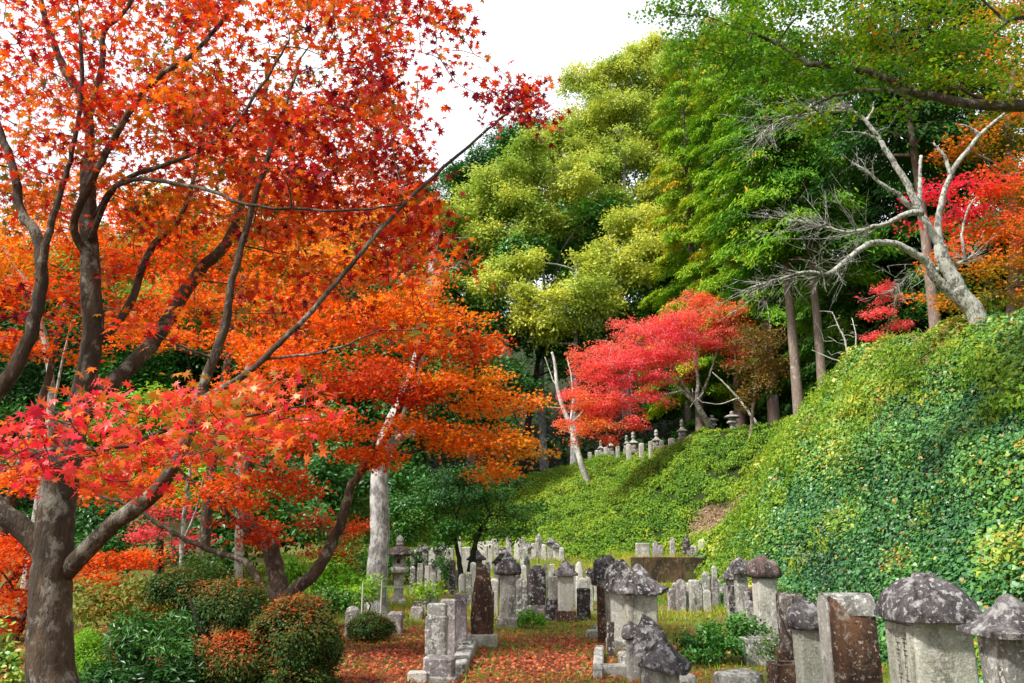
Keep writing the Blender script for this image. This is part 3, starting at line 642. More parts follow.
# ---------------- more maples to the back on the left
def bg_maple(label, u, d, clumps, hue, tr=0.12, mat='orange_maple', **kw):
    b_ = B(u, d)
    a = dict(mode='flat', n_leaf=22, srad=0.28, hue=hue, hn=0.14, hj=0.1, tilt=0.5, dens=0.5, tip=0.007, up=0.08, under=-0.9, twig_share=0.3, k=0.014, rmax=0.035, lite=0.05)
    a.update(kw)
    return leafy_tree('maple_tree', label, b_, C_(clumps), 'star3' if d < 20 else 'rhomb', a.pop('size', 0.085), M[mat], M['maple_bark'], tr, **a)
bg_maple('orange maple behind the big trunk, its crown filling the gaps at the left edge', -20, 13.5,
    [(30, 250, 13.5, 55, .5), (110, 255, 14, 50, .5), (60, 300, 13.2, 50, .45), (140, 310, 14, 45, .45), (10, 340, 13, 50, .5), (60, 205, 14, 45, .5), (150, 215, 14.5, 45, .5), (-40, 260, 13, 60, .6), (20, 480, 13, 46, .5), (95, 490, 13.5, 36, .5), (60, 455, 13.3, 40, .4)], 0.55, 0.14, dens=0.5)
bg_maple('tall orange maple standing furthest back between the two front maples', 195, 17,
    [(215, 215, 17, 50, .6), (270, 190, 17.5, 50, .6), (170, 250, 16.5, 45, .6), (330, 200, 17.5, 50, .6), (390, 215, 18, 35, .6), (240, 270, 16.5, 55, .5), (160, 480, 17, 30, .4), (130, 330, 16, 40, .5), (215, 150, 18, 45, .6), (300, 140, 18, 40, .6)], 0.52, 0.15, dens=0.55)
bg_maple('low salmon-red maple spreading beside the big trunk at the left edge', 8, 12.5,
    [(-8, 560, 12, 42, .5), (15, 590, 12.3, 34, .5), (-15, 620, 12.3, 40, .5), (110, 560, 13, 30, .35), (90, 575, 12.6, 26, .4), (22, 545, 12.6, 25, .45), (140, 555, 13.2, 24, .35)], 0.35, 0.06, dens=0.7, size=0.06, srad=0.2)
bg_maple('small crimson maple sapling glimpsed beyond the topiary shrub', 172, 19,
    [(150, 532, 19, 24, .4), (190, 540, 19, 20, .4), (168, 512, 19.3, 20, .4)], 0.1, 0.05, mat='scarlet_maple', size=0.08)
bg_maple('low red maple half hidden below the orange crown beside the grey dead trunk', 335, 16.5,
    [(330, 556, 16.5, 26, .5), (352, 530, 16.8, 24, .5), (318, 520, 16.5, 20, .5)], 0.22, 0.05, size=0.07)

# ---------------- pale broadleaf trees on the hillside in the middle
def hill_tree(label, u, d, clumps, hue, mat='pale_green', tr=0.3, name='evergreen_oak', **kw):
    a = dict(size=0.24, n_leaf=24, srad=0.62, hue=hue, hn=0.11, hj=0.10, tilt=0.45, dens=1.15, tip=0.022, twig_share=0.14, bark=M['grey_bark'], under=-0.35, lite=0.16, group=None)
    a.update(kw); bk = a.pop('bark'); leaf = a.pop('leaf', 'rhomb'); sz = a.pop('size')
    cl = [(c, r * 1.12) for c, r in C_(clumps)]
    for c, r in list(cl):
        for _ in range(3):
            cl.append((c + rand_unit(1)[0] * r * rng.uniform(0.8, 1.35), r * rng.uniform(0.3, 0.6) * np.array((1.1, 1.1, 0.9))))
    return leafy_tree(name, label, B(u, d), cl, leaf, sz, M[mat], bk, tr, **a)
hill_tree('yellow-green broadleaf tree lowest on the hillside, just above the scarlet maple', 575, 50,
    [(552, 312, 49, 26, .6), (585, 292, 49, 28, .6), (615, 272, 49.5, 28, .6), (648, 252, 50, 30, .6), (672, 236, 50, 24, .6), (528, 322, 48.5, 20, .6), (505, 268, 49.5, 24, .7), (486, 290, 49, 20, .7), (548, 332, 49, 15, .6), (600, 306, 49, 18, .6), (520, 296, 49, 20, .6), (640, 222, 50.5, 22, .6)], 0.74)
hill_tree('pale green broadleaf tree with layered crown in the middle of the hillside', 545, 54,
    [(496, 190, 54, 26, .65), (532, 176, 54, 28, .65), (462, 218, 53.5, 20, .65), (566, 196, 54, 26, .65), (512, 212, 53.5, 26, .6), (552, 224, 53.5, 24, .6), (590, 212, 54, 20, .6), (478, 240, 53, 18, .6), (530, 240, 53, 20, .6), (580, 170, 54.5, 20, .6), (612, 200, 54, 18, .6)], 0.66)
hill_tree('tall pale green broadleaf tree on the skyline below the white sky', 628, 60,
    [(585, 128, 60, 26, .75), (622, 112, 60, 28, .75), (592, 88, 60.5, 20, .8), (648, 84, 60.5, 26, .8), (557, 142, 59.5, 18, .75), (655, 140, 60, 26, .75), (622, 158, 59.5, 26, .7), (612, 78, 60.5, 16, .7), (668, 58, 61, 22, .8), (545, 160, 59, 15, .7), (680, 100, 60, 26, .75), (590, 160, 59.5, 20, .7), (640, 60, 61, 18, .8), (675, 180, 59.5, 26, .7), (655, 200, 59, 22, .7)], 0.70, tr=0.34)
hill_tree('dark green broadleaf tree behind the pale oaks at the left of the hillside', 470, 58,
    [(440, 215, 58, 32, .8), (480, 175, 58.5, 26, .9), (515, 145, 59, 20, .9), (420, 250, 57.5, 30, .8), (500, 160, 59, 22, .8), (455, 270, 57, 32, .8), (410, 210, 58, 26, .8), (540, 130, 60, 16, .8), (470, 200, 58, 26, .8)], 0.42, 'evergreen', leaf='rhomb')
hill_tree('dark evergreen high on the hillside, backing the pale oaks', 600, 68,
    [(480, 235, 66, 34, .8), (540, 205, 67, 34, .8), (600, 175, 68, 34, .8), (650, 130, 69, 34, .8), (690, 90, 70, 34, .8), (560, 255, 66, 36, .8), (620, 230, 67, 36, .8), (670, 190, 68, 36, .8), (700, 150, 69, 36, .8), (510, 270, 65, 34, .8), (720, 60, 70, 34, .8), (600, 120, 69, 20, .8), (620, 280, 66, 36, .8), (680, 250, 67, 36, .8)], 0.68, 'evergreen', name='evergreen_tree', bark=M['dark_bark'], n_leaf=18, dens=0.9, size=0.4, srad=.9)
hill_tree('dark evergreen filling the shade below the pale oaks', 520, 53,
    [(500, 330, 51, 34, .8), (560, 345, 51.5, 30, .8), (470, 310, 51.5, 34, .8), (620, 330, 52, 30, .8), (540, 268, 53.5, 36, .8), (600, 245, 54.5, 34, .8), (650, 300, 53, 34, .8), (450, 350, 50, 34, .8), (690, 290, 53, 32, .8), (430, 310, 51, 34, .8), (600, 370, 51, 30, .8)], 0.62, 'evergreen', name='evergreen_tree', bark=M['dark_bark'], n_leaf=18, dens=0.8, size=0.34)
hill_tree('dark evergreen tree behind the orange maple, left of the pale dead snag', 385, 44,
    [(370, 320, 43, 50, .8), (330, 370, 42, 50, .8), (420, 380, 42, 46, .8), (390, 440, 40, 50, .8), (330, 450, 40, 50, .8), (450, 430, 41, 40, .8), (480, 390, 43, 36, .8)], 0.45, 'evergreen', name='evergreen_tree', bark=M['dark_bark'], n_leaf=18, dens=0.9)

# ---------------- cypresses
def conifer(label, base, height, zlow, rad, n_br, size, hue, mat, trunk_r, group=None, bark='cedar_bark', n_leaf=20, lean=0.0, hj=0.13, pw=0.7, name='cypress_tree', srad=0.5):
    root = empty(name, base, label, 'tree', group)
    sk = Skeleton(); b0 = np.asarray(base)
    top = b0 + np.array((lean * height, 0, height))
    sk.limb([b0 - np.array((0, 0, .3)), b0 + (top - b0) * 0.33 + np.array((0.05, 0, 0)), b0 + (top - b0) * 0.66, top], trunk_r, 0.03, 10, 0.01, 0.9, 10, 0.2)
    L = Leaves(); C, O, Hh = [], [], []
    for i in range(n_br):
        f = (i + rng.uniform()) / n_br
        z = zlow + (height - zlow) * f
        az = i * 2.399 + rng.normal() * 0.3
        Lb = rad * (1 - f) ** pw * rng.uniform(0.65, 1.15) + 0.25
        a = b0 + (top - b0) * (z / height); ou = np.array((math.cos(az), math.sin(az), 0))
        tip = a + ou * Lb + np.array((0, 0, -0.22 * Lb + 0.1))
        mid = a + ou * Lb * 0.5 + np.array((0, 0, 0.10 * Lb))
        sk.t.add([a, mid, tip], [0.045, 0.03, 0.008], 4, False)
        m = max(3, int(Lb / (srad * 0.42)))
        hb = hue + rng.normal() * 0.10
        for q in np.linspace(0.28, 1.05, m):
            for sd in (-1, 0, 1):
                c = (1 - q) ** 2 * a + 2 * q * (1 - q) * mid + q * q * tip + np.cross(ou, (0, 0, 1)) * sd * srad * 0.8 * (1.15 - q) + rng.normal(size=3) * srad * 0.2
                C.append(c); O.append(unit(ou + np.cross(ou, (0, 0, 1)) * sd * 0.5)); Hh.append(hb + 0.34 * (q - 0.72))  # inner sprays darker, tips brighter: crown shade put into the leaf colour
    C = np.array(C); Hh = np.array(Hh) + 0.1 * noise(C, 0.7, 61)
    sprays(L, C, n_leaf, srad, size, Hh, 'droop', 0.3, hj, np.array(O))
    sk.t.build('trunk', M[bark], root, base); L.build('crown', 'long', M[mat], root, base)
    return root
cg = 'cypresses on the hillside'
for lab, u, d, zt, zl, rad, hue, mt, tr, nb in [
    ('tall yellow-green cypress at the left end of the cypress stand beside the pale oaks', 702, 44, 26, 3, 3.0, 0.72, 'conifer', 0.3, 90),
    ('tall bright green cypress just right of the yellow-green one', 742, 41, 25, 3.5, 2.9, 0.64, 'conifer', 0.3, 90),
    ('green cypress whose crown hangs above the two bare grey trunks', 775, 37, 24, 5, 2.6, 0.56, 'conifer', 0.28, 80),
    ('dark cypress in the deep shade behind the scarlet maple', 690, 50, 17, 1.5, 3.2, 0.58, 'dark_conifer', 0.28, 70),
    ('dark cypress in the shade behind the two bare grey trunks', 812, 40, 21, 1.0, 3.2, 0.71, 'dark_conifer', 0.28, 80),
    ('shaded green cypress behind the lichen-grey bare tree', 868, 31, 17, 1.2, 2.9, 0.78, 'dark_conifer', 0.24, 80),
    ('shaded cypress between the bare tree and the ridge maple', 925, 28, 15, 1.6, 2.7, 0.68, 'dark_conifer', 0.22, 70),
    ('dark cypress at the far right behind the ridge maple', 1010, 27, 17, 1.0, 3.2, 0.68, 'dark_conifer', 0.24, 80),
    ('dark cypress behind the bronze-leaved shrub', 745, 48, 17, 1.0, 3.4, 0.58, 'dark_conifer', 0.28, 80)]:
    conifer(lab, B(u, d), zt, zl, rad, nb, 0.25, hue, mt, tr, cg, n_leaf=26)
# the two slender cypresses with long bare stems at the top of the bank
conifer('slender cypress with long bare pale trunk, left one of the two at the bank top', B(800, 27), 15, 5.6, 2.1, 46, 0.24, 0.40, 'conifer', 0.19, 'slender cypresses at the bank top', lean=-0.015)
conifer('slender cypress with long bare grey trunk, right one of the two at the bank top', B(824, 26.5), 14, 4.8, 2.0, 46, 0.24, 0.36, 'conifer', 0.17, 'slender cypresses at the bank top', lean=-0.01)
conifer('cypress with reddish bare trunk rising behind the lichen-grey tree', B(938, 19.5), 12, 5.0, 1.8, 40, 0.22, 0.3, 'dark_conifer', 0.15, None)

# ---------------- scarlet maple on the terrace
base = B(713, 36)
leafy_tree('maple_tree', 'scarlet maple with pale crooked trunk standing among the lanterns on the upper terrace', base,
    C_([(690, 322, 36, 34, .8), (652, 330, 36, 34, .8), (722, 320, 36, 28, .8), (745, 336, 36.3, 22, .9), (614, 346, 35.5, 32, .8), (665, 352, 35, 34, .8), (592, 372, 35, 28, .8), (630, 376, 34.6, 32, .7), (700, 342, 35.6, 22, .6), (735, 348, 36, 18, .7),
        (584, 400, 34.5, 24, .8), (612, 404, 34.5, 28, .6), (645, 402, 34.5, 22, .6), (600, 424, 34.4, 24, .7), (578, 434, 34.6, 18, .8), (628, 424, 34.4, 18, .6), (700, 300, 36.3, 20, .6), (640, 358, 35, 26, .7), (570, 395, 34.8, 14, .7), (608, 442, 34.5, 12, .6), (736, 362, 36, 12, .6)]),
    'rhomb', 0.105, M['scarlet_maple'], M['lichen_bark'], 0.19, mode='flat', n_leaf=20, srad=0.30, hue=0.55, hn=0.24, hj=0.15, tilt=0.9, dens=0.46,
    trunk_pts=[base - np.array((0, 0, .2)), W(711, 430, 35.6), W(704, 416, 35.2), W(697, 404, 35.0), W(698, 380, 35.2), W(694, 345, 35.9), W(690, 318, 36)],
    limbs=[(P_([(697, 405), (682, 391), (662, 376), (630, 366), (600, 370)], 35.5), 0.09, 0.02), (P_([(698, 402), (708, 380), (716, 355), (726, 328)], 35.9), 0.07, 0.015),
           (P_([(697, 404), (676, 372), (668, 350), (650, 335)], 35.6), 0.07, 0.015), (P_([(682, 391), (650, 398), (615, 405), (585, 420)], 34.9), 0.06, 0.012)],
    tip=0.012, up=0.05, under=-0.8, twig_share=0.35, k=0.016, rmax=0.04, lite=0.0)
bg_maple('small thin-stemmed scarlet maple at the bank edge, left of the bare tree', 886, 21,
    [(880, 292, 21, 16, .6), (876, 312, 21, 14, .5), (898, 326, 21, 12, .4), (874, 338, 21, 14, .35), (904, 345, 21, 16, .3), (884, 352, 21, 12, .3)], 0.25, 0.045, mat='scarlet_maple', size=0.075, srad=0.2, dens=0.6)
hill_tree('bronze-leaved shrub tree right of the scarlet maple', 750, 31.5,
    [(760, 358, 31, 18, .8), (775, 372, 31, 14, .8), (752, 340, 31.3, 18, .8), (772, 340, 31.2, 13, .8), (762, 385, 31, 12, .7), (740, 372, 31, 10, .7), (750, 400, 31.5, 10, .8)], 0.45, 'bronze', tr=0.09, name='shrub_tree', size=0.12, srad=0.3, n_leaf=14, dens=0.28, bark=M['cedar_bark'], tip=0.01)

# ---------------- maples at the right edge
base = B(1012, 18.5)
leafy_tree('maple_tree', 'tall ridge maple at the right edge, layered scarlet, orange and olive', base,
    C_([(965, 148, 18, 40, .3), (1010, 135, 18, 45, .35), (1050, 120, 18, 50, .4), (938, 190, 17.6, 24, .35), (985, 190, 17.5, 42, .3), (1040, 195, 17.5, 50, .3), (1000, 225, 17.4, 42, .28), (960, 215, 17.8, 36, .28), (1045, 245, 17.4, 46, .28), (995, 262, 17.3, 40, .26), (950, 258, 17.5, 34, .26), (932, 225, 17.8, 14, .35),
        (1020, 15, 19, 40, .5), (1060, 60, 18.5, 60, .5), (940, 300, 17.6, 26, .26), (985, 300, 17.4, 30, .26), (1035, 290, 17.3, 36, .26), (985, 275, 17.3, 24, .3), (1015, 235, 17.3, 30, .3), (1000, 165, 17.6, 30, .3), (1090, 180, 18, 60, .4)]),
    'star3', 0.09, M['ridge_maple'], M['cedar_bark'], 0.2, mode='flat', n_leaf=24, srad=0.30, hue=0.57, hn=0.28, hj=0.12, tilt=0.6, dens=0.36, top=W(1015, 60, 18.3), tip=0.009, up=0.05, under=-0.9, twig_share=0.3, k=0.014, rmax=0.05, lite=0.0)
# the green maple whose boughs reach in from the right
base = B(1235, 10.8)
leafy_tree('maple_tree', 'green maple turning orange, its dark bough reaching in from the upper right', base,
    C_([(700, 15, 10.2, 34, .35), (660, 10, 10.2, 22, .35), (745, 30, 10.2, 40, .35), (800, 15, 10, 46, .4), (850, 40, 10, 46, .35), (900, 20, 10, 50, .4), (950, 45, 9.8, 46, .35), (790, 60, 10.2, 40, .35), (735, 60, 10.3, 30, .4), (840, 75, 10, 36, .3), (960, 80, 9.8, 40, .3), (900, 75, 9.9, 34, .3),
        (1000, 50, 9.8, 46, .35), (860, -20, 10, 60, .4), (960, -20, 9.9, 60, .4), (760, -20, 10.2, 56, .4), (1060, 0, 10, 70, .5), (1100, 90, 10.2, 70, .4), (1180, 20, 10.6, 80, .6), (830, 120, 10.1, 22, .3), (790, 110, 10.2, 18, .4), (1005, 100, 9.8, 34, .3), (1270, 60, 11, 90, .6), (690, 50, 10.4, 18, .5), (720, 85, 10.4, 18, .6), (890, 110, 10, 24, .3), (1150, -80, 10.6, 90, .6)]),
    'star3', 0.06, M['green_maple'], M['maple_bark'], 0.17, mode='flat', n_leaf=24, srad=0.2, hue=0.50, hn=0.20, hj=0.19, tilt=0.6, dens=0.40, top=W(1210, -120, 10.9),
    limbs=[(P_([(1228, 170, 10.8), (1120, 110, 10.2), (1024, 106, 9.8), (985, 105, 9.8), (920, 94, 9.9), (885, 78, 9.95), (850, 68, 10), (812, 64, 10.05), (795, 54, 10.1), (760, 36, 10.2), (735, 28, 10.2)], 10), 0.10, 0.014),
           (P_([(935, 97, 9.9), (880, 90, 10), (835, 96, 10.05), (800, 115, 10.1), (768, 150, 10.2)], 10), 0.03, 0.006),
           (P_([(1000, 106, 9.8), (960, 90, 9.85), (928, 78, 9.9), (890, 60, 10)], 10), 0.03, 0.008),
           (P_([(1226, 120, 10.8), (1100, 40, 10.3), (1022, 17, 10), (985, 42, 10), (957, 60, 10)], 10), 0.05, 0.012)],
    tip=0.004, up=0.05, under=-0.9, twig_share=0.5, k=0.012, rmax=0.025, lite=0.0)

# ---------------- bare and dead trees
def bare_tree(name, label, base, limbs, targets, bark, tip=0.006, k=0.012, origin=None, group=None, sides=4, up=0.1, rmax=0.03, twigs=()):
    root = empty(name, base, label, 'tree', group); sk = Skeleton()
    for pts, r0, r1 in limbs: sk.limb(pts, r0, r1, 9, 0.006, 1, 6)
    if len(targets): sk.grow(targets, tip, k, sides, up, rmax=rmax, lo=6)
    for pts, n_, len_, sp in twigs:      # fine brush of twigs streaming off a limb
        P = smooth_path(pts, 8)
        for _ in range(n_):
            i = int(rng.uniform(0.25, 1) * (len(P) - 2)); tg = unit(P[i + 1] - P[i])
            d = unit(tg * 0.9 + rng.normal(size=3) * sp); Lt = len_ * rng.uniform(0.4, 1.2)
            bend = rng.normal(size=3) * 0.22 * Lt + np.array((0, 0, 0.12 * Lt)); t_ = np.linspace(0, 1, 6)[:, None]
            Q = P[i] + d * Lt * t_ + bend * t_ * t_; sk.t.add(Q, np.linspace(0.009, 0.0025, 6), 4, False)
            for _ in range(rng.integers(4, 9)):
                j = rng.integers(1, 5); e = unit(d + rng.normal(size=3) * 0.5); l2 = Lt * rng.uniform(0.2, 0.55)
                Q2 = Q[j] + e * l2 * t_[:4] / t_[3] + rng.normal(size=3) * 0.2 * l2 * (t_[:4] / t_[3]) ** 2
                sk.t.add(Q2, np.linspace(0.0045, 0.002, 4), 3, False)
    sk.t.build('trunk', bark, root, base); return root
def scatter(boxes):
    return np.array([W(rng.uniform(a, c), rng.uniform(b_, d_), rng.uniform(e, f)) for a, b_, c, d_, e, f, n_ in boxes for _ in range(n_)])
base = B(986, 15.0)
D0 = base[1]
q = lambda lst, dd=0.0: P_([(a[0], a[1], D0 + (a[2] if len(a) > 2 else dd)) for a in lst], D0)
bare_tree('bare_tree', 'bare leaning tree with thick lichen-grey trunk at the top of the bank', base,
    [(np.vstack([[base - np.array((0, 0, .3))], q([(975, 312), (962, 296), (954, 280), (944, 262), (940, 246)])]), 0.185, 0.12),
     (q([(980, 322, .15), (966, 306, .1), (948, 290, .05), (934, 276, 0), (928, 262, -.05), (916, 255, -.1), (895, 244, -.2), (870, 244, -.3), (849, 258, -.4), (828, 274, -.5), (807, 272, -.6), (775, 280, -.7), (750, 288, -.8)]), 0.12, 0.016),
     (q([(942, 250), (930, 230), (919, 209), (905, 181), (891, 158), (880, 140), (866, 121), (852, 111), (836, 107)]), 0.088, 0.022),
     (q([(941, 250), (938, 228), (941, 205), (952, 172), (968, 150), (982, 133), (1008, 112), (1030, 100)], .2), 0.078, 0.02),
     (q([(951, 176), (945, 158), (933, 142)], .2), 0.05, 0.015), (q([(980, 135), (970, 128), (960, 124)], .2), 0.045, 0.015),
     (q([(923, 213), (910, 213), (898, 218), (886, 224), (873, 227), (850, 232), (820, 226), (790, 220)], -.2), 0.07, 0.012),
     (q([(922, 212, 0), (909, 206, -.1), (898, 194, -.15), (891, 190, -.15), (880, 183, -.2), (868, 172, -.2), (856, 165, -.2), (851, 163, -.2)]), 0.06, 0.015),
     (q([(919, 209), (920, 190), (920, 172), (921, 156)], .15), 0.05, 0.03),
     (q([(935, 270), (950, 268), (965, 260), (980, 252)], .1), 0.06, 0.012),
     (q([(866, 121), (872, 112), (874, 102)], 0), 0.04, 0.01), (q([(880, 140), (862, 133), (842, 132)], 0), 0.035, 0.01), (q([(852, 111), (820, 112), (780, 120), (755, 140)], .1), 0.03, 0.006),
     (q([(966, 262), (962, 235), (970, 205), (978, 196)], .1), 0.035, 0.008)],
    scatter([(885, 262, 930, 300, D0 - .6, D0, 16), (930, 215, 985, 275, D0 - .2, D0 + .4, 10), (850, 100, 900, 135, D0 - .2, D0 + .3, 6)]),
    M['lichen_bark'], 0.0048, 0.0075, twigs=[
        (q([(895, 244, -.2), (870, 244, -.3), (849, 258, -.4), (828, 274, -.5), (807, 272, -.6), (775, 280, -.7), (750, 288, -.8)]), 42, 0.8, 0.5),
        (q([(898, 218), (886, 224), (873, 227), (850, 232), (820, 226), (790, 220)], -.2), 42, 0.9, 0.5),
        (q([(852, 111), (820, 112), (780, 120), (755, 140)], .1), 34, 0.8, 0.5), (q([(928, 262), (910, 275), (892, 292)], -.2), 16, 0.6, 0.4),
        (q([(950, 268), (965, 260), (980, 252)], .1), 12, 0.5, 0.5), (q([(880, 183), (868, 172), (856, 165)], -.2), 8, 0.4, 0.5), (q([(866, 121), (852, 111), (836, 107)]), 14, 0.6, 0.5)])
base = B(378, 15.5)
bare_tree('dead_tree', 'thick pale grey dead trunk standing on the grass left of the lantern', base,
    [(np.vstack([[base - np.array((0, 0, .2))], P_([(376, 600), (377, 570), (380, 530), (379, 480), (386, 440), (398, 410)], 15.5), P_([(412, 380), (424, 330), (431, 285), (435, 235), (437, 228)], 16)]), 0.24, 0.07),
     (P_([(384, 450), (404, 436), (425, 432), (446, 438)], 15.8), 0.12, 0.03)],
    scatter([(440, 235, 480, 275, 15.6, 16.6, 14), (395, 400, 450, 440, 15.3, 16.2, 10)]), M['grey_bark'], 0.006, 0.012)
base = G(590, 484)
d_ = base[1]
bare_tree('dead_tree', 'slim white dead tree with snapped top on the slope below the scarlet maple', base,
    [(np.vstack([[base - np.array((0, 0, .2))], P_([(582, 466), (576, 445), (570, 425), (562, 405), (557, 385), (555, 365), (552, 352)], d_ - .2)]), 0.17, 0.06),
     (P_([(557, 385), (553, 380), (545, 357)], d_ - .2), 0.04, 0.015), (P_([(570, 425), (573, 400), (571, 375), (567, 357)], d_ - .2), 0.06, 0.03), (P_([(570, 424), (582, 412), (586, 400)], d_ - .2), 0.04, 0.015)],
    scatter([(545, 395, 590, 440, d_ - .8, d_ + .3, 16)]), M['dead_wood'], 0.01, 0.014)
base = B(760, 33)
bare_tree('dead_sapling', 'thin white dead sapling leaning left beside the terrace lanterns', base,
    [(np.vstack([[base - np.array((0, 0, .1))], P_([(755, 421), (738, 398), (722, 381), (712, 372)], 33)]), 0.07, 0.02), (P_([(738, 398), (720, 404), (702, 402)], 33), 0.03, 0.01)],
    scatter([(690, 385, 735, 408, 32.6, 33.4, 8)]), M['dead_wood'], 0.01, 0.012)
base = B(850, 24)
bare_tree('bare_shrub', 'leafless whitish shrub at the bank top between the slender cypresses and small maple', base,
    [(np.vstack([[base - np.array((0, 0, .1))], P_([(846, 345), (838, 325), (832, 312)], 24)]), 0.04, 0.012), (P_([(850, 364), (856, 340), (852, 318)], 24), 0.03, 0.01), (P_([(850, 364), (830, 358), (812, 350)], 23.8), 0.03, 0.01)],
    scatter([(812, 310, 858, 362, 23.5, 24.5, 36)]), M['dead_wood'], 0.007, 0.012)
for (u, d, lab, pts) in [(20, 15, 'slim pale trunk standing behind the left edge of the big maple', [(50, 420), (45, 345), (30, 290), (10, 260), (-10, 200)]),
                         (238, 15, 'slim pale grey trunk rising behind the fork of the orange maple', [(240, 470), (236, 440), (250, 360), (262, 330), (280, 280)]),
                         (180, 17, 'thin white forked sapling behind the topiary shrub', [(182, 545), (186, 500), (190, 470), (186, 440)])]:
    base = B(u, d)
    bare_tree('pale_tree', lab, base, [(np.vstack([[base - np.array((0, 0, .2))], P_(pts, d)]), 0.085 if d < 16 else 0.05, 0.03),
              (P_([pts[0], (pts[0][0] + 14, pts[1][1] + 10), (pts[0][0] + 22, pts[1][1] - 25)], d), 0.03, 0.012)],
              scatter([(pts[2][0] - 25, pts[2][1] - 40, pts[2][0] + 25, pts[2][1] + 30, d - .5, d + .5, 10)]), M['lichen_bark'], 0.006, 0.012)

# ---------------- evergreens and shrubs at the back on the left
hill_tree('dark glossy evergreen with twin dark stems behind the brown pointed stone', 461, 22,
    [(440, 500, 22, 30, .35), (485, 497, 22, 32, .35), (512, 516, 22.3, 24, .35), (462, 526, 21.6, 28, .3), (422, 522, 22, 24, .35), (500, 534, 21.8, 22, .3), (446, 482, 22.5, 28, .4), (402, 507, 22.5, 22, .4), (530, 508, 23, 14, .4), (478, 480, 22.8, 22, .4), (440, 540, 21.8, 18, .3), (405, 535, 22.2, 16, .35)], 0.66, 'evergreen', tr=0.10, name='evergreen_tree', size=0.095, srad=0.24, n_leaf=18, dens=0.5, bark=M['dark_bark'], tip=0.01, leaf='oval', hn=.16,
    limbs=[(P_([(470, 572), (473, 555), (478, 535), (490, 515)], 22), 0.10, 0.04)])
BG = [(60, 30, [(60, 365, 30, 55, .9), (20, 400, 30, 50, .9), (100, 410, 29, 45, .9), (60, 450, 28, 55, .7), (120, 360, 30, 36, .9)], 0.45, 'dark_conifer', 'dark evergreen seen between the stems of the big maple'),
      (160, 27, [(150, 420, 27, 36, .7), (200, 440, 26, 34, .7), (130, 470, 25, 34, .7), (180, 480, 25, 36, .6)], 0.45, 'fresh_green', 'bright green tree glimpsed through the fork of the big maple'),
      (205, 40, [(190, 250, 40, 44, 1), (140, 270, 40, 40, 1), (230, 300, 40, 40, .9), (170, 330, 39, 50, .8), (260, 260, 41, 36, .9), (100, 290, 40, 40, .9), (60, 275, 40, 36, .9), (300, 260, 41, 34, .9)], 0.42, 'pale_green', 'pale green tree far behind the stems of the big maple'),
      (270, 30, [(240, 520, 24, 36, .7), (300, 525, 24, 34, .7), (270, 490, 26, 40, .8), (340, 500, 26, 36, .8), (220, 560, 23, 30, .6)], 0.40, 'evergreen', 'dark evergreen behind the fork of the orange maple'),
      (0, 22, [(0, 500, 22, 40, .7), (-40, 530, 21, 40, .7), (110, 520, 22, 30, .7), (60, 520, 23, 40, .7), (120, 545, 21, 26, .6)], 0.5, 'evergreen', 'green evergreen behind the low salmon maple')]
for u, d, cl, hue, mt, lab in BG:
    hill_tree(lab, u, d, cl, hue, mt, tr=0.16, name='background_tree', size=0.006 * d, srad=0.016 * d, n_leaf=18, dens=0.9, bark=M['dark_bark'], tip=0.012)

bgl = 'trees on the far hillside at the left'
for i, (u, v, d, r, hue, mt, lab) in enumerate([(-60, 300, 50, 60, .45, 'dark_conifer', 'dark far tree beyond the left edge'), (60, 310, 56, 60, .5, 'evergreen', 'green far tree behind the stems of the big maple, left'),
        (150, 290, 52, 50, .40, 'dark_conifer', 'dark far tree behind the stems of the big maple, right'), (250, 300, 58, 60, .5, 'evergreen', 'green far tree behind the tall orange maple'),
        (330, 280, 54, 60, .42, 'dark_conifer', 'dark far tree behind the top of the orange maple'), (400, 290, 50, 46, .45, 'evergreen', 'green far tree left of the pale snag top'), (-180, 320, 50, 80, .5, 'evergreen', 'green far tree well beyond the left edge')]):
    hill_tree(lab, u, d, [(u, v, d, r, .8), (u - r * .6, v + r * .8, d - 1, r, .8), (u + r * .6, v + r * .9, d - 1, r, .8), (u, v + r * 1.6, d - 2, r * 1.1, .8), (u - r * .5, v - r * .3, d, r * .7, .8), (u + r * .5, v - r * .2, d, r * .7, .8)], hue, mt, tr=0.22, name='background_tree', size=.34, srad=.9, n_leaf=18, dens=.9, bark=M['dark_bark'], group=bgl)

def shrub(name, label, u, d, clumps, mat, size, leaf='oval', hue=0.5, n_leaf=16, srad=0.14, dens=0.8, cat='shrub', bark='twig_bark', limbs=(), parts=False, under=-0.6, tr=0.03, mode='tuft', hj=0.12, lite=0.12, hn=0.1, group=None, whole=False):
    return leafy_tree(name, label, B(u, d), C_(clumps), leaf, size, M[mat], M[bark], tr, cat=cat, mode=mode, n_leaf=n_leaf, srad=srad, hue=hue, hj=hj, hn=hn, dens=dens, tip=0.004, twig_share=0.15, under=under, limbs=limbs, lite=lite, k=0.012, group=group, whole=whole)
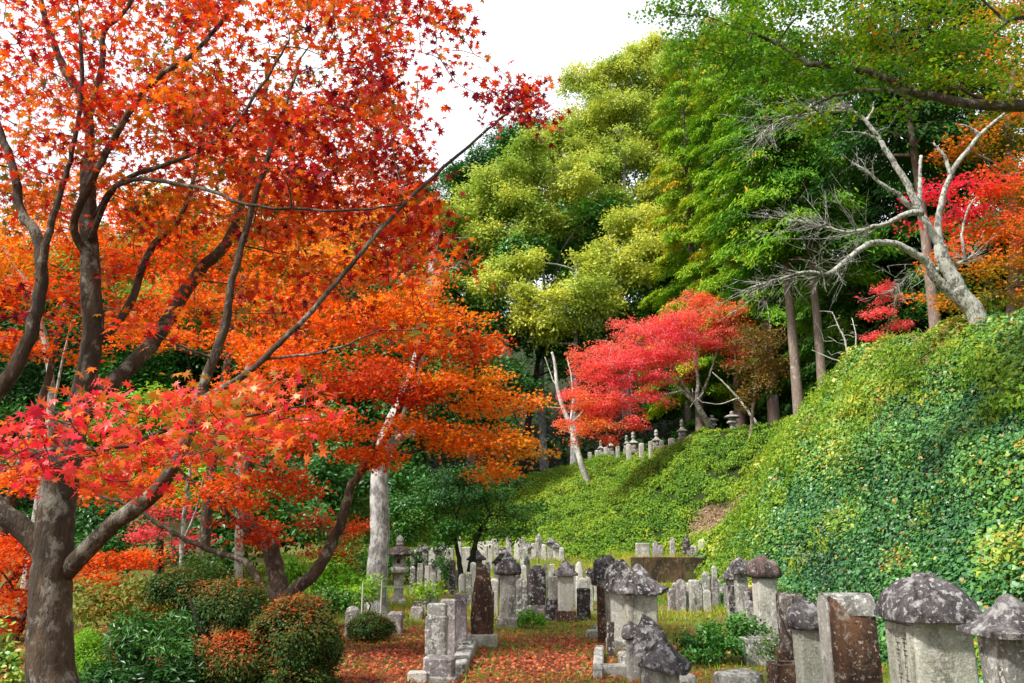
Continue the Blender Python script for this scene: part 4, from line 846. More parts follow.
# the clipped topiary shrub: several pads on crooked stems
shrub('topiary_shrub', 'dark topiary shrub of rounded clipped pads with red-tinged tops beside the path', 262, 9.0,
    [(232, 608, 8.9, 36, .75), (296, 640, 8.7, 44, .95), (180, 588, 9.2, 28, .6), (240, 660, 8.6, 46, .6), (212, 668, 8.5, 34, .5), (316, 650, 8.9, 25, 1.1), (285, 690, 8.6, 50, .7), (205, 600, 9.1, 28, .6), (262, 625, 8.9, 30, .7)],
    'topiary', 0.036, 'rhomb', 0.375, 26, 0.08, 1.6, bark='dark_bark', lite=0.28, hn=0.17, tr=0.05, whole=True,
    limbs=[(P_([(262, 680), (222, 648), (200, 626), (190, 598)], 8.6), 0.03, 0.012), (P_([(222, 648), (190, 640), (172, 640)], 8.6), 0.02, 0.008)])
shrub('mixed_shrub', 'loose shrub with glossy drooping leaves between the big maple and the topiary', 140, 8.4,
    [(130, 652, 8.4, 36, .8), (165, 640, 8.5, 36, .8), (110, 680, 8.3, 34, .8), (150, 690, 8.2, 44, .7), (180, 672, 8.3, 30, .8)], 'evergreen', 0.075, 'long', 0.36, 16, 0.13, 0.9, hn=0.2)
shrub('mixed_shrub', 'open bronze-tinged leafy shrub left of the topiary', 125, 9.6,
    [(120, 598, 9.6, 30, .7), (95, 615, 9.5, 26, .7), (150, 590, 9.6, 24, .7), (130, 625, 9.5, 28, .7), (165, 612, 9.6, 24, .7), (85, 592, 9.8, 18, .6)], 'bronze', 0.06, 'oval', 0.85, 12, 0.14, 0.5, hn=0.25)
shrub('mixed_shrub', 'bright grass-green low shrub beside the foot of the big maple', 88, 8.8,
    [(92, 650, 8.8, 20, .8), (80, 668, 8.7, 22, .9), (100, 676, 8.6, 20, .9), (84, 640, 9.2, 14, .7)], 'fresh_green', 0.05, 'long', 0.42, 20, 0.1, 0.8)
shrub('mixed_shrub', 'grey-green shrub at the bottom left corner of the garden', 5, 7.2,
    [(5, 660, 7.2, 26, .8), (-20, 650, 7.2, 30, .8), (20, 680, 7, 22, .8)], 'evergreen', 0.055, 'oval', 0.85, 16, 0.11, 0.7)
shrub('ball_shrub', 'small dark ball-shaped clipped shrub on the grass by the path', 370, 12.4,
    [(370, 627, 12.4, 20, .72), (360, 629, 12.4, 13, .85), (382, 629, 12.4, 12, .85)], 'topiary', 0.036, 'rhomb', 0.40, 24, 0.06, 1.6, lite=0.16, whole=True)
shrub('low_shrub', 'fresh dark green low shrub beside the concrete planter right of the path', 712, 10.6,
    [(715, 640, 10.6, 24, .6), (740, 632, 10.9, 22, .6), (692, 645, 10.5, 20, .55), (700, 655, 10.3, 22, .5), (730, 650, 10.4, 22, .5), (752, 628, 11.1, 14, .6)], 'evergreen', 0.05, 'oval', 0.7, 22, 0.1, 0.8, hn=0.14)
shrub('low_shrub', 'trailing weed with rounded leaves spilling over the planters on the right', 772, 9.6,
    [(768, 650, 9.6, 18, .6), (785, 645, 9.5, 16, .7), (778, 660, 9.3, 16, .6), (800, 655, 9.0, 10, .8)], 'bank_green', 0.045, 'oval', 0.4, 10, 0.12, 0.35, hn=0.2)
shrub('low_shrub', 'small bushy green tuft at the foot of the lichen-covered cone stone', 530, 14.0,
    [(530, 618, 14, 10, .8), (540, 620, 14, 8, .7), (522, 620, 14, 7, .7)], 'fresh_green', 0.05, 'oval', 0.3, 16, 0.08, 0.7)
shrub('low_shrub', 'small dark green shrub among the rear stones right of the lantern', 444, 21,
    [(444, 568, 21, 10, .9), (447, 576, 21, 8, .9)], 'evergreen', 0.06, 'oval', 0.5, 16, 0.12, 0.7)
for u, v, d, r, mt, hue, lab in [(330, 600, 14, 22, 'evergreen', 0.5, 'dark rounded shrub behind the topiary beside the path'), (335, 578, 15.5, 22, 'fresh_green', 0.4, 'bright green shrub below the orange maple, left of the grey dead trunk'),
                                 (300, 570, 16, 24, 'fresh_green', 0.55, 'bright green shrub under the fork of the orange maple'), (355, 560, 18, 26, 'evergreen', 0.7, 'dark green shrub just behind the grey dead trunk'),
                                 (425, 590, 15.5, 9, 'fresh_green', 0.7, 'low yellow-green weeds near the stacked blocks'), (205, 575, 15, 26, 'evergreen', 0.75, 'green shrub behind the topiary top'),
                                 (395, 560, 24, 24, 'dark_conifer', 0.5, 'dark shrub in the shade behind the lantern'), (362, 590, 14.6, 14, 'fresh_green', 0.65, 'light green weeds at the foot of the grey dead trunk')]:
    shrub('background_shrub', lab, u, d, [(u, v, d, r, .7), (u + r * .7, v + r * .25, d, r * .7, .7), (u - r * .7, v + r * .2, d + .2, r * .7, .7)], mt, 0.004 * d + 0.01, 'oval', hue, 16, 0.012 * d, 0.6)

# ================================================================== STONES
def loft(prof, seg=24, seed=0, amp=0.006, step=0.09, freq=5.0, lean=(0, 0)):
    """rings of (z, half width, half depth, squareness[, x shift, y shift]) skinned into one closed rough solid"""
    P = [np.array(list(p) + [0, 0])[:6] for p in prof]
    R = [P[0]]
    for a, b_ in zip(P[:-1], P[1:]):
        nseg = max(1, int(round(np.linalg.norm((b_ - a)[:3]) / step)))
        R += [a + (b_ - a) * t for t in np.linspace(0, 1, nseg + 1)[1:]]
    a = (np.arange(seg) + 0.5) * 2 * math.pi / seg; ca, sa = np.cos(a), np.sin(a)
    V = []
    for z, hx, hy, n_, ox, oy in R:
        V.append(np.stack([ox + lean[0] * z + hx * np.sign(ca) * np.abs(ca) ** (2 / n_), oy + lean[1] * z + hy * np.sign(sa) * np.abs(sa) ** (2 / n_), np.full(seg, z)], 1))
    V = np.concatenate(V); N = len(R)
    dv = sum(np.stack([noise(V, freq * f_, 70 + seed * 3 + i + 31 * f_) for i in range(3)], 1) * amp * g_ for f_, g_ in ((1, .75), (3, .42), (8, .26)))
    base_fix = np.clip((V[:, 2] - V[:, 2].min()) / 0.05, 0, 1)[:, None] if amp < 0.02 else 1
    V = V + dv * base_fix
    i = np.arange(N - 1)[:, None] * seg; j = np.arange(seg)[None, :]; j2 = (j + 1) % seg
    q = np.stack([i + j, i + j2, i + seg + j2, i + seg + j], -1).reshape(-1, 4)
    lo = np.concatenate([q.ravel(), np.arange(seg)[::-1], np.arange(seg) + (N - 1) * seg])
    st = np.concatenate([np.arange(len(q)) * 4, [len(q) * 4, len(q) * 4 + seg]])
    return V, lo, st
_sid = [0]
def stone(name, prof, mat, parent=None, seg=24, amp=0.006, lean=(0, 0), freq=5.0, step=0.09, sharp=38, loc=None):
    _sid[0] += 1
    V, lo, st = loft(prof, seg, _sid[0], amp, step, freq, lean)
    me = mesh_np(name, V, lo, st, True); me.set_sharp_from_angle(angle=math.radians(sharp))
    o = link_mesh(name, me, mat if not isinstance(mat, str) else M[mat], parent)
    if loc is not None: o.location = [float(c) for c in loc]
    return o
def shaft_prof(z0, h, wx, wy, n_=9, taper=0.0, ch=0.015):
    t = 1 - taper
    return [(z0, wx, wy, n_), (z0 + h - ch, wx * t, wy * t, n_), (z0 + h, wx * t - ch, wy * t - ch, n_)]
def cap_prof(z0, h, wx, wy, style):
    if style == 'dome':    # broad rounded roof stone with a low knob
        s = [(0.02, .80, 5), (0.0, .98, 5), (0.10, 1.0, 4.6), (0.20, .97, 4.4), (0.42, .88, 4), (0.62, .76, 3.4), (0.78, .59, 2.9), (0.89, .38, 2.5), (0.905, .27, 2.3), (0.985, .25, 2.2), (1.0, .19, 2.2)]
    elif style == 'mushroom':
        s = [(0.0, .86, 3.5), (0.08, .98, 3.2), (0.25, 1.0, 3), (0.50, .93, 2.8), (0.70, .76, 2.5), (0.82, .50, 2.3), (0.86, .30, 2.2), (0.97, .24, 2), (1.0, .14, 2)]
    elif style == 'hip':   # flaring hipped roof with pointed top
        s = [(0.03, .78, 6), (0.0, .98, 6), (0.13, 1.0, 6), (0.26, .80, 5), (0.48, .56, 4), (0.72, .36, 3), (0.90, .18, 2.4), (1.0, .06, 2)]
    elif style == 'cone':  # low cone, like a straw hat
        s = [(0.04, .74, 2.6), (0.0, .97, 2.5), (0.09, 1.0, 2.5), (0.30, .84, 2.4), (0.55, .62, 2.3), (0.80, .38, 2.2), (0.95, .22, 2.1), (1.0, .12, 2)]
    elif style == 'slab':
        s = [(0.0, .94, 6), (0.12, 1.0, 6), (0.6, .97, 5), (0.85, .86, 5), (1.0, .66, 4)]
    return [(z0 + a * h, b_ * wx, b_ * wy, n_) for a, b_, n_ in s]
def round_prof(z0, h, wx, wy, rnd, n_=8, steps=6):
    """upright with an arched top of height rnd (seen from every side)"""
    o = [(z0, wx, wy, n_), (z0 + h - rnd, wx, wy, n_)]
    for t in np.linspace(0, 1, steps + 1)[1:]:
        f = math.sqrt(max(1 - t * t, 0.0)); o.append((z0 + h - rnd + rnd * t, wx * max(f, 0.12), wy * max(0.25 + 0.75 * f, 0.12) if wx != wy else wy * max(f, .12), n_ - (n_ - 2.5) * t))
    return o
def arch_slab(name, w, dp, h, mat, parent, spring=None, z0=0.0, seed=1):
    """slab with a barrel top: arched outline in the x-z plane pulled along y"""
    spring = h - w / 2 if spring is None else spring
    ol = [(-w / 2, z0), ]
    ol += [(-w / 2, z0 + spring * t) for t in (0.25, .5, .75)]
    for a in np.linspace(math.pi, 0, 13): ol.append((math.cos(a) * w / 2, z0 + spring + math.sin(a) * (h - spring)))
    ol += [(w / 2, z0 + spring * t) for t in (0.75, .5, .25)] + [(w / 2, z0)]
    ol = np.array(ol); k = len(ol); ys = np.linspace(-dp / 2, dp / 2, 8)
    V = np.concatenate([np.stack([ol[:, 0], np.full(k, y), ol[:, 1]], 1) for y in ys])
    V = V + np.stack([noise(V, 6, 200 + seed + i) for i in range(3)], 1) * 0.005
    f, st, c = [], [], 0
    for r in range(len(ys) - 1):
        for j in range(k):
            f += [r * k + j, r * k + (j + 1) % k, (r + 1) * k + (j + 1) % k, (r + 1) * k + j]; st.append(c); c += 4
    f += list(range(k))[::-1]; st.append(c); c += k
    f += list(np.arange(k) + (len(ys) - 1) * k); st.append(c)
    me = mesh_np(name, V, np.array(f), np.array(st), True); me.set_sharp_from_angle(angle=math.radians(35))
    return link_mesh(name, me, M[mat], parent)
def boxes(name, bl, mat, parent=None):
    V, f = [], []
    for x0, x1, y0, y1, z0, z1 in bl:
        b0 = len(V); V += [(x0, y0, z0), (x1, y0, z0), (x1, y1, z0), (x0, y1, z0), (x0, y0, z1), (x1, y0, z1), (x1, y1, z1), (x0, y1, z1)]
        for q_ in ((0, 3, 2, 1), (4, 5, 6, 7), (0, 1, 5, 4), (1, 2, 6, 5), (2, 3, 7, 6), (3, 0, 4, 7)): f += [b0 + i for i in q_]
    return link_mesh(name, mesh_np(name, np.array(V), np.array(f), np.arange(len(f) // 4) * 4), M[mat] if isinstance(mat, str) else mat, parent)

def spot(u, vt, vb=None, d=None):
    """foot point, height and metres per pixel of a stone read at column u from row vt down to vb"""
    p = G(u, vb) if d is None else B(u, d)
    top = W(u, vt, p[1]); return p, top[2] - p[2], mpx((p + top) / 2)
def rzj(): return rng.normal() * 0.04

def capped(label, u, vt, capw, caph, shw, style='dome', vb=None, d=None, sm='grey_stone', cm='cap_stone', depth=1.0, plinth=None, pm='grey_stone', group=None, amp=0.01, taper=0.0, skew=None, rz=None, cat='gravestone', capd=None):
    """square pillar under a separate roof stone; widths in photo px across the visible faces"""
    p, h, k = spot(u, vt, vb, d)
    th = abs(math.atan2(p[0], p[1])); fac = math.cos(th) + math.sin(th) * depth
    root = empty('gravestone', p, label, cat, group, rzj() if rz is None else rz)
    cw, ch, sw = capw * k / fac, caph * k, shw * k / fac
    z0 = -0.08
    if plinth:
        ph = plinth[0]; pw = plinth[1]
        stone('plinth', shaft_prof(-0.1, ph + 0.1, sw * pw / 2, sw * depth * pw / 2, 10), pm, root, 24, 0.006)
        z0 = ph - 0.004
    stone('shaft', shaft_prof(z0, h - ch * 0.985 - z0, sw / 2, sw * depth / 2, 12, taper), sm, root, 28, 0.004)
    stone('cap', cap_prof(h - ch, ch, cw / 2, cw * (capd or depth) / 2, style), cm, root, 40, amp, step=0.045, freq=6, sharp=60)
    return root, sw, h, ch
def stele(label, u, vt, w, vb=None, d=None, mat='grey_stone', top='round', depth=0.5, plinth=None, pm='grey_stone', group=None, amp=0.008, name='gravestone', cat='gravestone', rz=None, lean=(0, 0)):
    p, h, k = spot(u, vt, vb, d); w = w * k
    rz = rzj() if rz is None else rz
    z0 = -0.08 if not plinth else plinth[0] - 0.004
    if top == 'round': pr = round_prof(z0, h - z0, w / 2, w * depth / 2, min(w * 0.42, h * .4))
    elif top == 'point': pr = [(z0, w * .48, w * depth * .5, 5), (h * .35, w * .5, w * depth * .5, 4.5), (h * .62, w * .46, w * depth * .46, 4), (h * .82, w * .34, w * depth * .36, 3.4), (h * .94, w * .20, w * depth * .24, 3, -w * .06), (h, w * .08, w * depth * .1, 2.6, -w * .08)]
    elif top == 'obelisk': pr = [(z0, w * .5, w * depth * .5, 7), (h * .8, w * .42, w * depth * .42, 6), (h * .92, w * .28, w * depth * .28, 4), (h, w * .07, w * depth * .07, 3)]
    elif top == 'pyramid': pr = [(z0, w * .5, w * depth * .5, 9), (h - w * .28, w * .48, w * depth * .48, 9), (h, w * .06, w * depth * .06, 6)]
    elif top == 'bulb': pr = [(z0, w * .47, w * depth * .47, 4), (h * .5, w * .5, w * depth * .5, 4), (h * .8, w * .5, w * depth * .52, 3.5), (h * .93, w * .40, w * depth * .42, 3), (h, w * .16, w * depth * .2, 2.5)]
    else: pr = shaft_prof(z0, h - z0, w / 2, w * depth / 2, 9, 0.02, min(0.02, w * .1))
    if plinth:
        root = empty(name, p, label, cat, group, rz)
        stone('plinth', shaft_prof(-0.1, plinth[0] + 0.1, w * plinth[1] / 2, max(w * depth, .2) * plinth[1] / 2, 8), pm, root, 24, 0.007)
        stone('stele', pr, mat, root, 24, amp, lean); return root
    o = stone(name, pr, mat, None, 24, amp, lean, loc=p); o.rotation_euler[2] = rz
    return tag(o, label, cat, group)

# ---------------- near stones on the right
root, sw, h, ch = capped('large capped grave pillar with carved recessed panel, nearest whole one at lower right', 943, 571, 116, 46, 80, 'dome', d=6.5, sm='green_stone', amp=0.016, taper=0.015, plinth=(0.12, 1.5), rz=0.0)
zt = h - ch; fx = -sw / 2
boxes('panel_frame', [(fx - .026, fx + .03, -sw * .42, -sw * .33, .2, zt - .035), (fx - .026, fx + .03, sw * .33, sw * .42, .2, zt - .035), (fx - .026, fx + .03, -sw * .33, sw * .33, zt - .09, zt - .035)], 'green_stone', root)
for col in (-0.10, 0.12):          # worn carved characters: groups of short strokes in two columns
    z = zt - .14; ins = []
    while z > .35:
        cw_ = sw * 0.085
        for s in range(4):
            zz = z - s * .018 + rng.normal() * .003; a0 = col * sw * 1.1 + rng.normal() * .006
            if s % 2 == 0: ins.append((fx - .0035, fx + .01, a0 - cw_ * rng.uniform(.5, 1), a0 + cw_ * rng.uniform(.5, 1), zz - .003, zz + .002))
            else: ins.append((fx - .003, fx + .01, a0 - .003, a0 + .003, zz - .02, zz + .016))
        z -= .088
    boxes('inscription', ins, 'dark_stone', root)
capped('capped grave pillar cut off by the right edge of the view', 1031, 593, 112, 40, 66, 'hip', d=5.7, sm='grey_stone', amp=0.016, plinth=(0.12, 1.5), rz=0.0, depth=1.1)
p, h, k = spot(856, 593, d=7.6)
root = empty('gravestone', p, 'barrel-topped brown stone slab with white lichen and pale arched front', 'gravestone', None, math.radians(90 - 3))
t = arch_slab('slab', 0.33, 0.40, h + .08, 'brown_stone', root, z0=-0.08)
fr = arch_slab('front_panel', 0.27, 0.02, h + .04, 'pale_stone', root, z0=-0.08, seed=9); fr.location = (0, 0.204, 0)
rim = arch_slab('top_band', 0.335, 0.405, 0.02 + 0.17, 'grey_stone', root, spring=0.022, seed=12); rim.location = (0, 0, h - .188)
capped('small grave pillar with dark rounded cap just left of the barrel-topped slab', 812, 597, 48, 30, 29, 'mushroom', d=8.3, sm='green_stone', amp=0.016, plinth=(0.1, 1.6))
stele('square dark slab with white patches behind the small capped pillar', 796, 593, 24, d=9.2, mat='patchy_stone', top='flat', depth=0.8, plinth=(0.34, 1.35), pm='brown_stone')
capped('tall pale grave pillar with brown mushroom cap at the foot of the ivy bank', 769, 555, 39, 22, 25, 'mushroom', d=11.6, sm='pale_stone', cm='brown_cap', amp=0.01, plinth=(0.30, 1.5))
stele('thin grey pointed marker leaning against the mushroom-capped pillar', 777, 602, 10, d=11.0, mat='grey_stone', top='point', depth=0.4)
capped('grave pillar with pale dome cap partly behind the mushroom-capped pillar', 744, 557, 27, 16, 14, 'dome', d=13.6, sm='grey_stone', amp=0.012)
capped('second-rank capped pillar just left of the pale dome-capped one', 733, 566, 20, 13, 10, 'hip', d=14.8, sm='grey_stone', amp=0.012)
stele('dark rounded stone between the dome-capped pillar and the mushroom-capped pillar', 752, 588, 11, d=12.6, mat='dark_stone', top='round', depth=0.6)
stele('squat tan stone in front of the dark rounded stone by the low shrub', 752, 600, 9, d=11.9, mat='mauve_stone', top='round', depth=0.8)
stele('low slate slab beside the hip-capped pillar', 735, 585, 9, d=14.0, mat='dark_stone', top='flat', depth=0.5)
g = 'small round-topped stones at the foot of the bank'
for u, vt, vb, w, tp, mt, lab in [(672, 589, 610, 7, 'flat', 'mauve_stone', 'short flat-topped stone at the left end of the small row by the bank foot'), (682, 579, 611, 9, 'round', 'mauve_stone', 'round-topped stone second from left in the small row by the bank foot'),
        (689, 583, 610, 6, 'pyramid', 'pale_stone', 'thin pale stone third in the small row by the bank foot'), (695, 580, 612, 10, 'flat', 'grey_stone', 'broadest stone in the middle of the small row by the bank foot'),
        (700, 581, 609, 5, 'round', 'grey_stone', 'thin stone touching the broadest one in the small row by the bank foot'), (707, 572, 606, 8, 'round', 'grey_stone', 'tallest round-topped stone of the small row by the bank foot'),
        (707.5, 589, 612, 8, 'round', 'pale_stone', 'short pale stone standing before the tallest of the small row'), (715.5, 576, 606, 8, 'bulb', 'mauve_stone', 'bulb-headed stone right of the tallest in the small row'), (723.5, 586, 605, 6, 'round', 'grey_stone', 'last short stone at the right end of the small row by the bank foot')]:
    stele(lab, u, vt, w, vb=vb, mat=mt, top=tp, depth=0.8, group=g)
stele('little pale marker half buried in the ivy above the small row', 716, 566, 5, d=19, mat='pale_stone', top='round', depth=0.8)

# ---------------- centre: three capped pillars in a row along the path and the low ones before them
for lab, u, vt, cw, chp, sw_, d, st_, sm in [
    ('broad grave pillar with rough dark roof stone, front one of three along the path', 643, 565, 54, 26, 34, 10.2, 'hip', 'green_stone'),
    ('middle one of three dark-roofed grave pillars along the path', 622, 562, 38, 27, 21, 11.6, 'dome', 'pale_stone'),
    ('rear one of three dark-roofed grave pillars along the path', 609, 557, 36, 28, 20, 13.0, 'dome', 'green_stone')]:
    capped(lab, u, vt, cw, chp, sw_, st_, d=d, sm=sm, amp=0.03, plinth=(0.14, 1.5), depth=0.85, capd=0.85)
stele('narrow brown-stained upright stone in front of the rear dark-roofed pillar', 602, 585, 8, d=12.2, mat='brown_stone', top='flat', depth=0.6)
stele('narrow dark stone post beside the middle dark-roofed pillar', 611, 622, 7, d=10.9, mat='dark_stone', top='flat', depth=0.8)
root, *_ = capped('low tomb with broad dark and white hat-like roof, nearest the path', 667, 641, 62, 26, 27, 'cone', d=7.7, sm='green_stone', amp=0.022, rz=0.1)
root, *_ = capped('low tomb with lumpy domed roof behind the hat-roofed one', 653, 617, 46, 36, 22, 'dome', d=8.5, sm='grey_stone', amp=0.028)
capped('low tomb with small dark rounded roof furthest left of the low three', 634, 620, 24, 18, 15, 'mushroom', d=9.3, sm='pale_stone', amp=0.016)
stele('rough grey block lying at the bottom of the path between planters', 737, 671, 42, d=8.9, mat='grey_stone', top='flat', depth=0.7, name='stone_block', cat='stone block', amp=0.02, rz=0.25)
stele('pale rounded boulder beside the hat-roofed low tomb', 686, 674, 20, d=8.2, mat='pale_stone', top='bulb', depth=1.0, name='stone_block', cat='stone block', amp=0.015)
def trough(label, u, vt, w, d, mat, dep=0.8):
    p, h, k = spot(u, vt, d=d); w = w * k / 1.3; y = w * dep / 2; t = 0.05; x = w / 2
    root = empty('stone_planter', p, label, 'planter', None, 0.06)
    boxes('wall', [(-x, x, -y, -y + t, -.1, h), (-x, x, y - t, y, -.1, h), (-x, -x + t, -y + t, y - t, -.1, h), (x - t, x, -y + t, y - t, -.1, h)], mat, root)
    boxes('soil', [(-x + t, x - t, -y + t, y - t, -.1, h - .05)], 'dark_wall', root)
trough('pale concrete planter beside the fresh low shrub', 757, 638, 36, 10.4, 'grey_stone')
trough('brown stained stone planter with weeds at the lower right', 790, 663, 46, 8.7, 'brown_stone')
def curb(label, u0, v0, u1, v1, mat='grey_stone', wd=0.16, h=0.12):
    a, b_ = G(u0, v0), G(u1, v1); c = (a + b_) / 2; L_ = np.linalg.norm((b_ - a)[:2])
    o = stone('stone_kerb', shaft_prof(-.06, h + .06, L_ / 2, wd / 2, 12), mat, None, 24, .006, loc=(c[0], c[1], c[2])); o.rotation_euler[2] = math.atan2(b_[1] - a[1], b_[0] - a[0])
    return tag(o, label, 'kerb')
curb('mossy kerb stone in front of the three dark-roofed pillars', 597, 676, 628, 676)
curb('short kerb stone beside the rear dark-roofed pillar', 588, 639, 606, 637)
curb('kerb block running along the path edge by the front pillar', 598, 679, 600, 655, wd=0.12)
stele('pale stub post at the path corner left of the three dark-roofed pillars', 588, 632, 5, d=13.0, mat='pale_stone', top='round', depth=1.0, name='stone_post', cat='post')

# ---------------- left of the path
stele('low mauve block with slanted dark top at the front of the left row', 439, 656, 31, d=9.3, mat='mauve_stone', top='flat', depth=0.7, name='gravestone', plinth=(0.06, 1.25))
stele('white-faced stepped stone with black lichen, second in the left row', 436, 603, 19, d=9.9, mat='grey_stone', top='flat', depth=0.7, plinth=(0.62, 1.12), pm='grey_stone')
stele('narrow mauve-grey slab third in the left row', 448, 599, 16, d=10.6, mat='mauve_stone', top='flat', depth=0.7)
stele('tall grey slab at the rear of the left row', 460, 594, 14, d=11.3, mat='mauve_stone', top='flat', depth=0.8, plinth=(0.16, 1.7))
stele('pale low kerb block beside the front of the left row', 418, 671, 20, d=9.2, mat='pale_stone', top='flat', depth=0.6, name='stone_block', cat='stone block')
curb('kerb stone running along the path beside the left row', 456, 676, 471, 646, wd=0.2)
stele('rust-brown pointed stone on a mossy plinth beside the path', 482, 564, 23, vb=646, mat='brown_stone', top='point', depth=0.55, plinth=(0.16, 1.35), pm='green_stone', amp=0.012)
capped('grave pillar with flat dark cap behind the rust-brown pointed stone', 508, 559, 28, 15, 15, 'mushroom', vb=627, sm='grey_stone', amp=0.008, plinth=(0.16, 1.4), depth=0.9)
stele('white-lichened cone-shaped stone beside the flat-capped pillar', 521, 578, 15, vb=619, mat='grey_stone', top='obelisk', depth=0.8, amp=0.012)
stele('black-brown rounded stone on a pale plinth beside the white capped tomb', 537, 565, 18, vb=615, mat='dark_stone', top='bulb', depth=0.6, plinth=(0.18, 1.0), pm='mauve_stone')
capped('white grave pillar with pointed hip roof left of the three dark-roofed pillars', 566, 560, 26, 15, 16, 'hip', vb=622, sm='pale_stone', amp=0.006, plinth=(0.2, 1.3), pm='brown_stone', depth=0.8)
stele('bright white slab left of the white hip-roofed pillar', 553, 576, 10, d=15.2, mat='pale_stone', top='flat', depth=0.5)
stele('small black-stained block before the bright white slab', 552, 598, 13, vb=621, mat='dark_stone', top='flat', depth=0.7, name='gravestone')
stele('squat dark stained stone right of the white hip-roofed pillar', 584, 588, 14, vb=620, mat='dark_stone', top='flat', depth=0.6)
stele('white bulb-topped stone behind the squat dark stained stone', 580, 562, 8, d=17.5, mat='pale_stone', top='bulb', depth=0.9)
capped('small capped pale stone behind the squat dark stained stone, right', 590, 567, 11, 6, 7, 'hip', d=17, sm='pale_stone')
stele('lichened grey rounded stone between the white pillar and squat dark stone', 583, 578, 9, d=16, mat='pale_stone', top='round', depth=0.7)
stele('greyish rounded stone just behind the rust-brown pointed stone, right side', 494, 578, 9, d=16, mat='pale_stone', top='round', depth=0.8)
stele('small spotted stone between the rust-brown stone and flat-capped pillar', 490, 590, 8, d=15, mat='dark_stone', top='round', depth=0.8)
stele('small white narrow post behind the left row', 454, 570, 7, vb=588, mat='pale_stone', top='flat', depth=0.7, plinth=(0.12, 1.5))
stele('small white dark-capped post behind the left row', 462, 574, 7, vb=593, mat='pale_stone', top='bulb', depth=0.8)
stele('small grey stone right of the dark-capped post', 469, 572, 6, d=18, mat='grey_stone', top='round', depth=0.8)
stele('topmost mauve block of the stepped stack on the grass', 428, 592, 20, vb=607, mat='mauve_stone', top='flat', depth=0.7, name='stone_block', cat='stone block')
stele('middle mauve block stepping down left of the stack on the grass', 420, 601, 14, vb=612, mat='mauve_stone', top='flat', depth=0.7, name='stone_block', cat='stone block')
stele('lowest mauve block at the left of the stepped stack on the grass', 417, 607, 13, vb=619, mat='mauve_stone', top='flat', depth=0.7, name='stone_block', cat='stone block')
stele('square dark stone stump beside the ball-shaped shrub', 395, 612, 15, vb=633, mat='mauve_stone', top='flat', depth=0.9, name='stone_block', cat='stone block')
stele('broad flat grey stone lying in the litter right of the ball-shaped shrub', 352, 606, 14, d=13, mat='grey_stone', top='bulb', depth=0.8, name='stone_block', cat='stone block')
for u, vt, lab in [(361, 583, 'white plant stake left of the grey dead trunk'), (380, 580, 'white plant stake in front of the grey dead trunk')]:
    p, h, k = spot(u, vt, d=13.6); o = stone('plant_stake', [(-.1, .012, .012, 2), (h, .011, .011, 2)], 'stake', None, 8, .002, loc=p); tag(o, lab, 'stake')

# ---------------- lantern
p, h, k = spot(398, 535, vb=604)
root = empty('stone_lantern', p, 'tall pale stone lantern with mushroom roof right of the grey dead trunk', 'lantern')
def lantern(root, h, sm='pale_stone', rm='brown_cap'):
    stone('base', [(-.08, .15 * h, .15 * h, 3), (.05 * h, .15 * h, .15 * h, 2.6), (.08 * h, .10 * h, .10 * h, 2.4)], sm, root, 20, .005)
    stone('post', [(.075 * h, .095 * h, .095 * h, 3), (.20 * h, .085 * h, .085 * h, 3), (.21 * h, .095 * h, .095 * h, 2.5), (.235 * h, .095 * h, .095 * h, 2.5), (.245 * h, .083 * h, .083 * h, 3), (.43 * h, .088 * h, .088 * h, 3)], sm, root, 20, .003, step=.05)
    stone('platform', [(.425 * h, .10 * h, .10 * h, 2.6), (.46 * h, .165 * h, .165 * h, 2.6), (.50 * h, .175 * h, .175 * h, 2.6), (.53 * h, .16 * h, .16 * h, 2.6), (.535 * h, .12 * h, .12 * h, 2.6)], sm, root, 24, .004, step=.05)
    a, z0, z1, t = .105 * h, .53 * h, .70 * h, .03 * h; w0, w1, v0, v1 = -.035 * h, .035 * h, z0 + .055 * h, z1 - .05 * h
    fb = [(-a, a, a - t, a, z0, z1), (-a, w0, -a, -a + t, z0, z1), (w1, a, -a, -a + t, z0, z1), (w0, w1, -a, -a + t, z0, v0), (w0, w1, -a, -a + t, v1, z1)]
    for s in (-1, 1):
        x0, x1 = sorted((s * a, s * (a - t)))
        fb += [(x0, x1, -a + t, w0, z0, z1), (x0, x1, w1, a - t, z0, z1), (x0, x1, w0, w1, z0, v0), (x0, x1, w0, w1, v1, z1)]
    boxes('firebox', fb, sm, root)
    stone('roof', [(.705 * h, .12 * h, .12 * h, 3), (.695 * h, .225 * h, .225 * h, 2.8), (.725 * h, .24 * h, .24 * h, 2.8), (.78 * h, .19 * h, .19 * h, 2.5), (.82 * h, .12 * h, .12 * h, 2.3), (.845 * h, .06 * h, .06 * h, 2)], rm, root, 28, .008, step=.05)
    stone('finial', [(.84 * h, .05 * h, .05 * h, 2), (.86 * h, .075 * h, .075 * h, 2), (.875 * h, .075 * h, .075 * h, 2), (.88 * h, .055 * h, .055 * h, 2), (.92 * h, .072 * h, .072 * h, 2), (.96 * h, .058 * h, .058 * h, 2), (1.0 * h, .012 * h, .012 * h, 2)], sm, root, 18, .002, step=.04)
lantern(root, h); root.scale = (0.82, 0.82, 1.0)

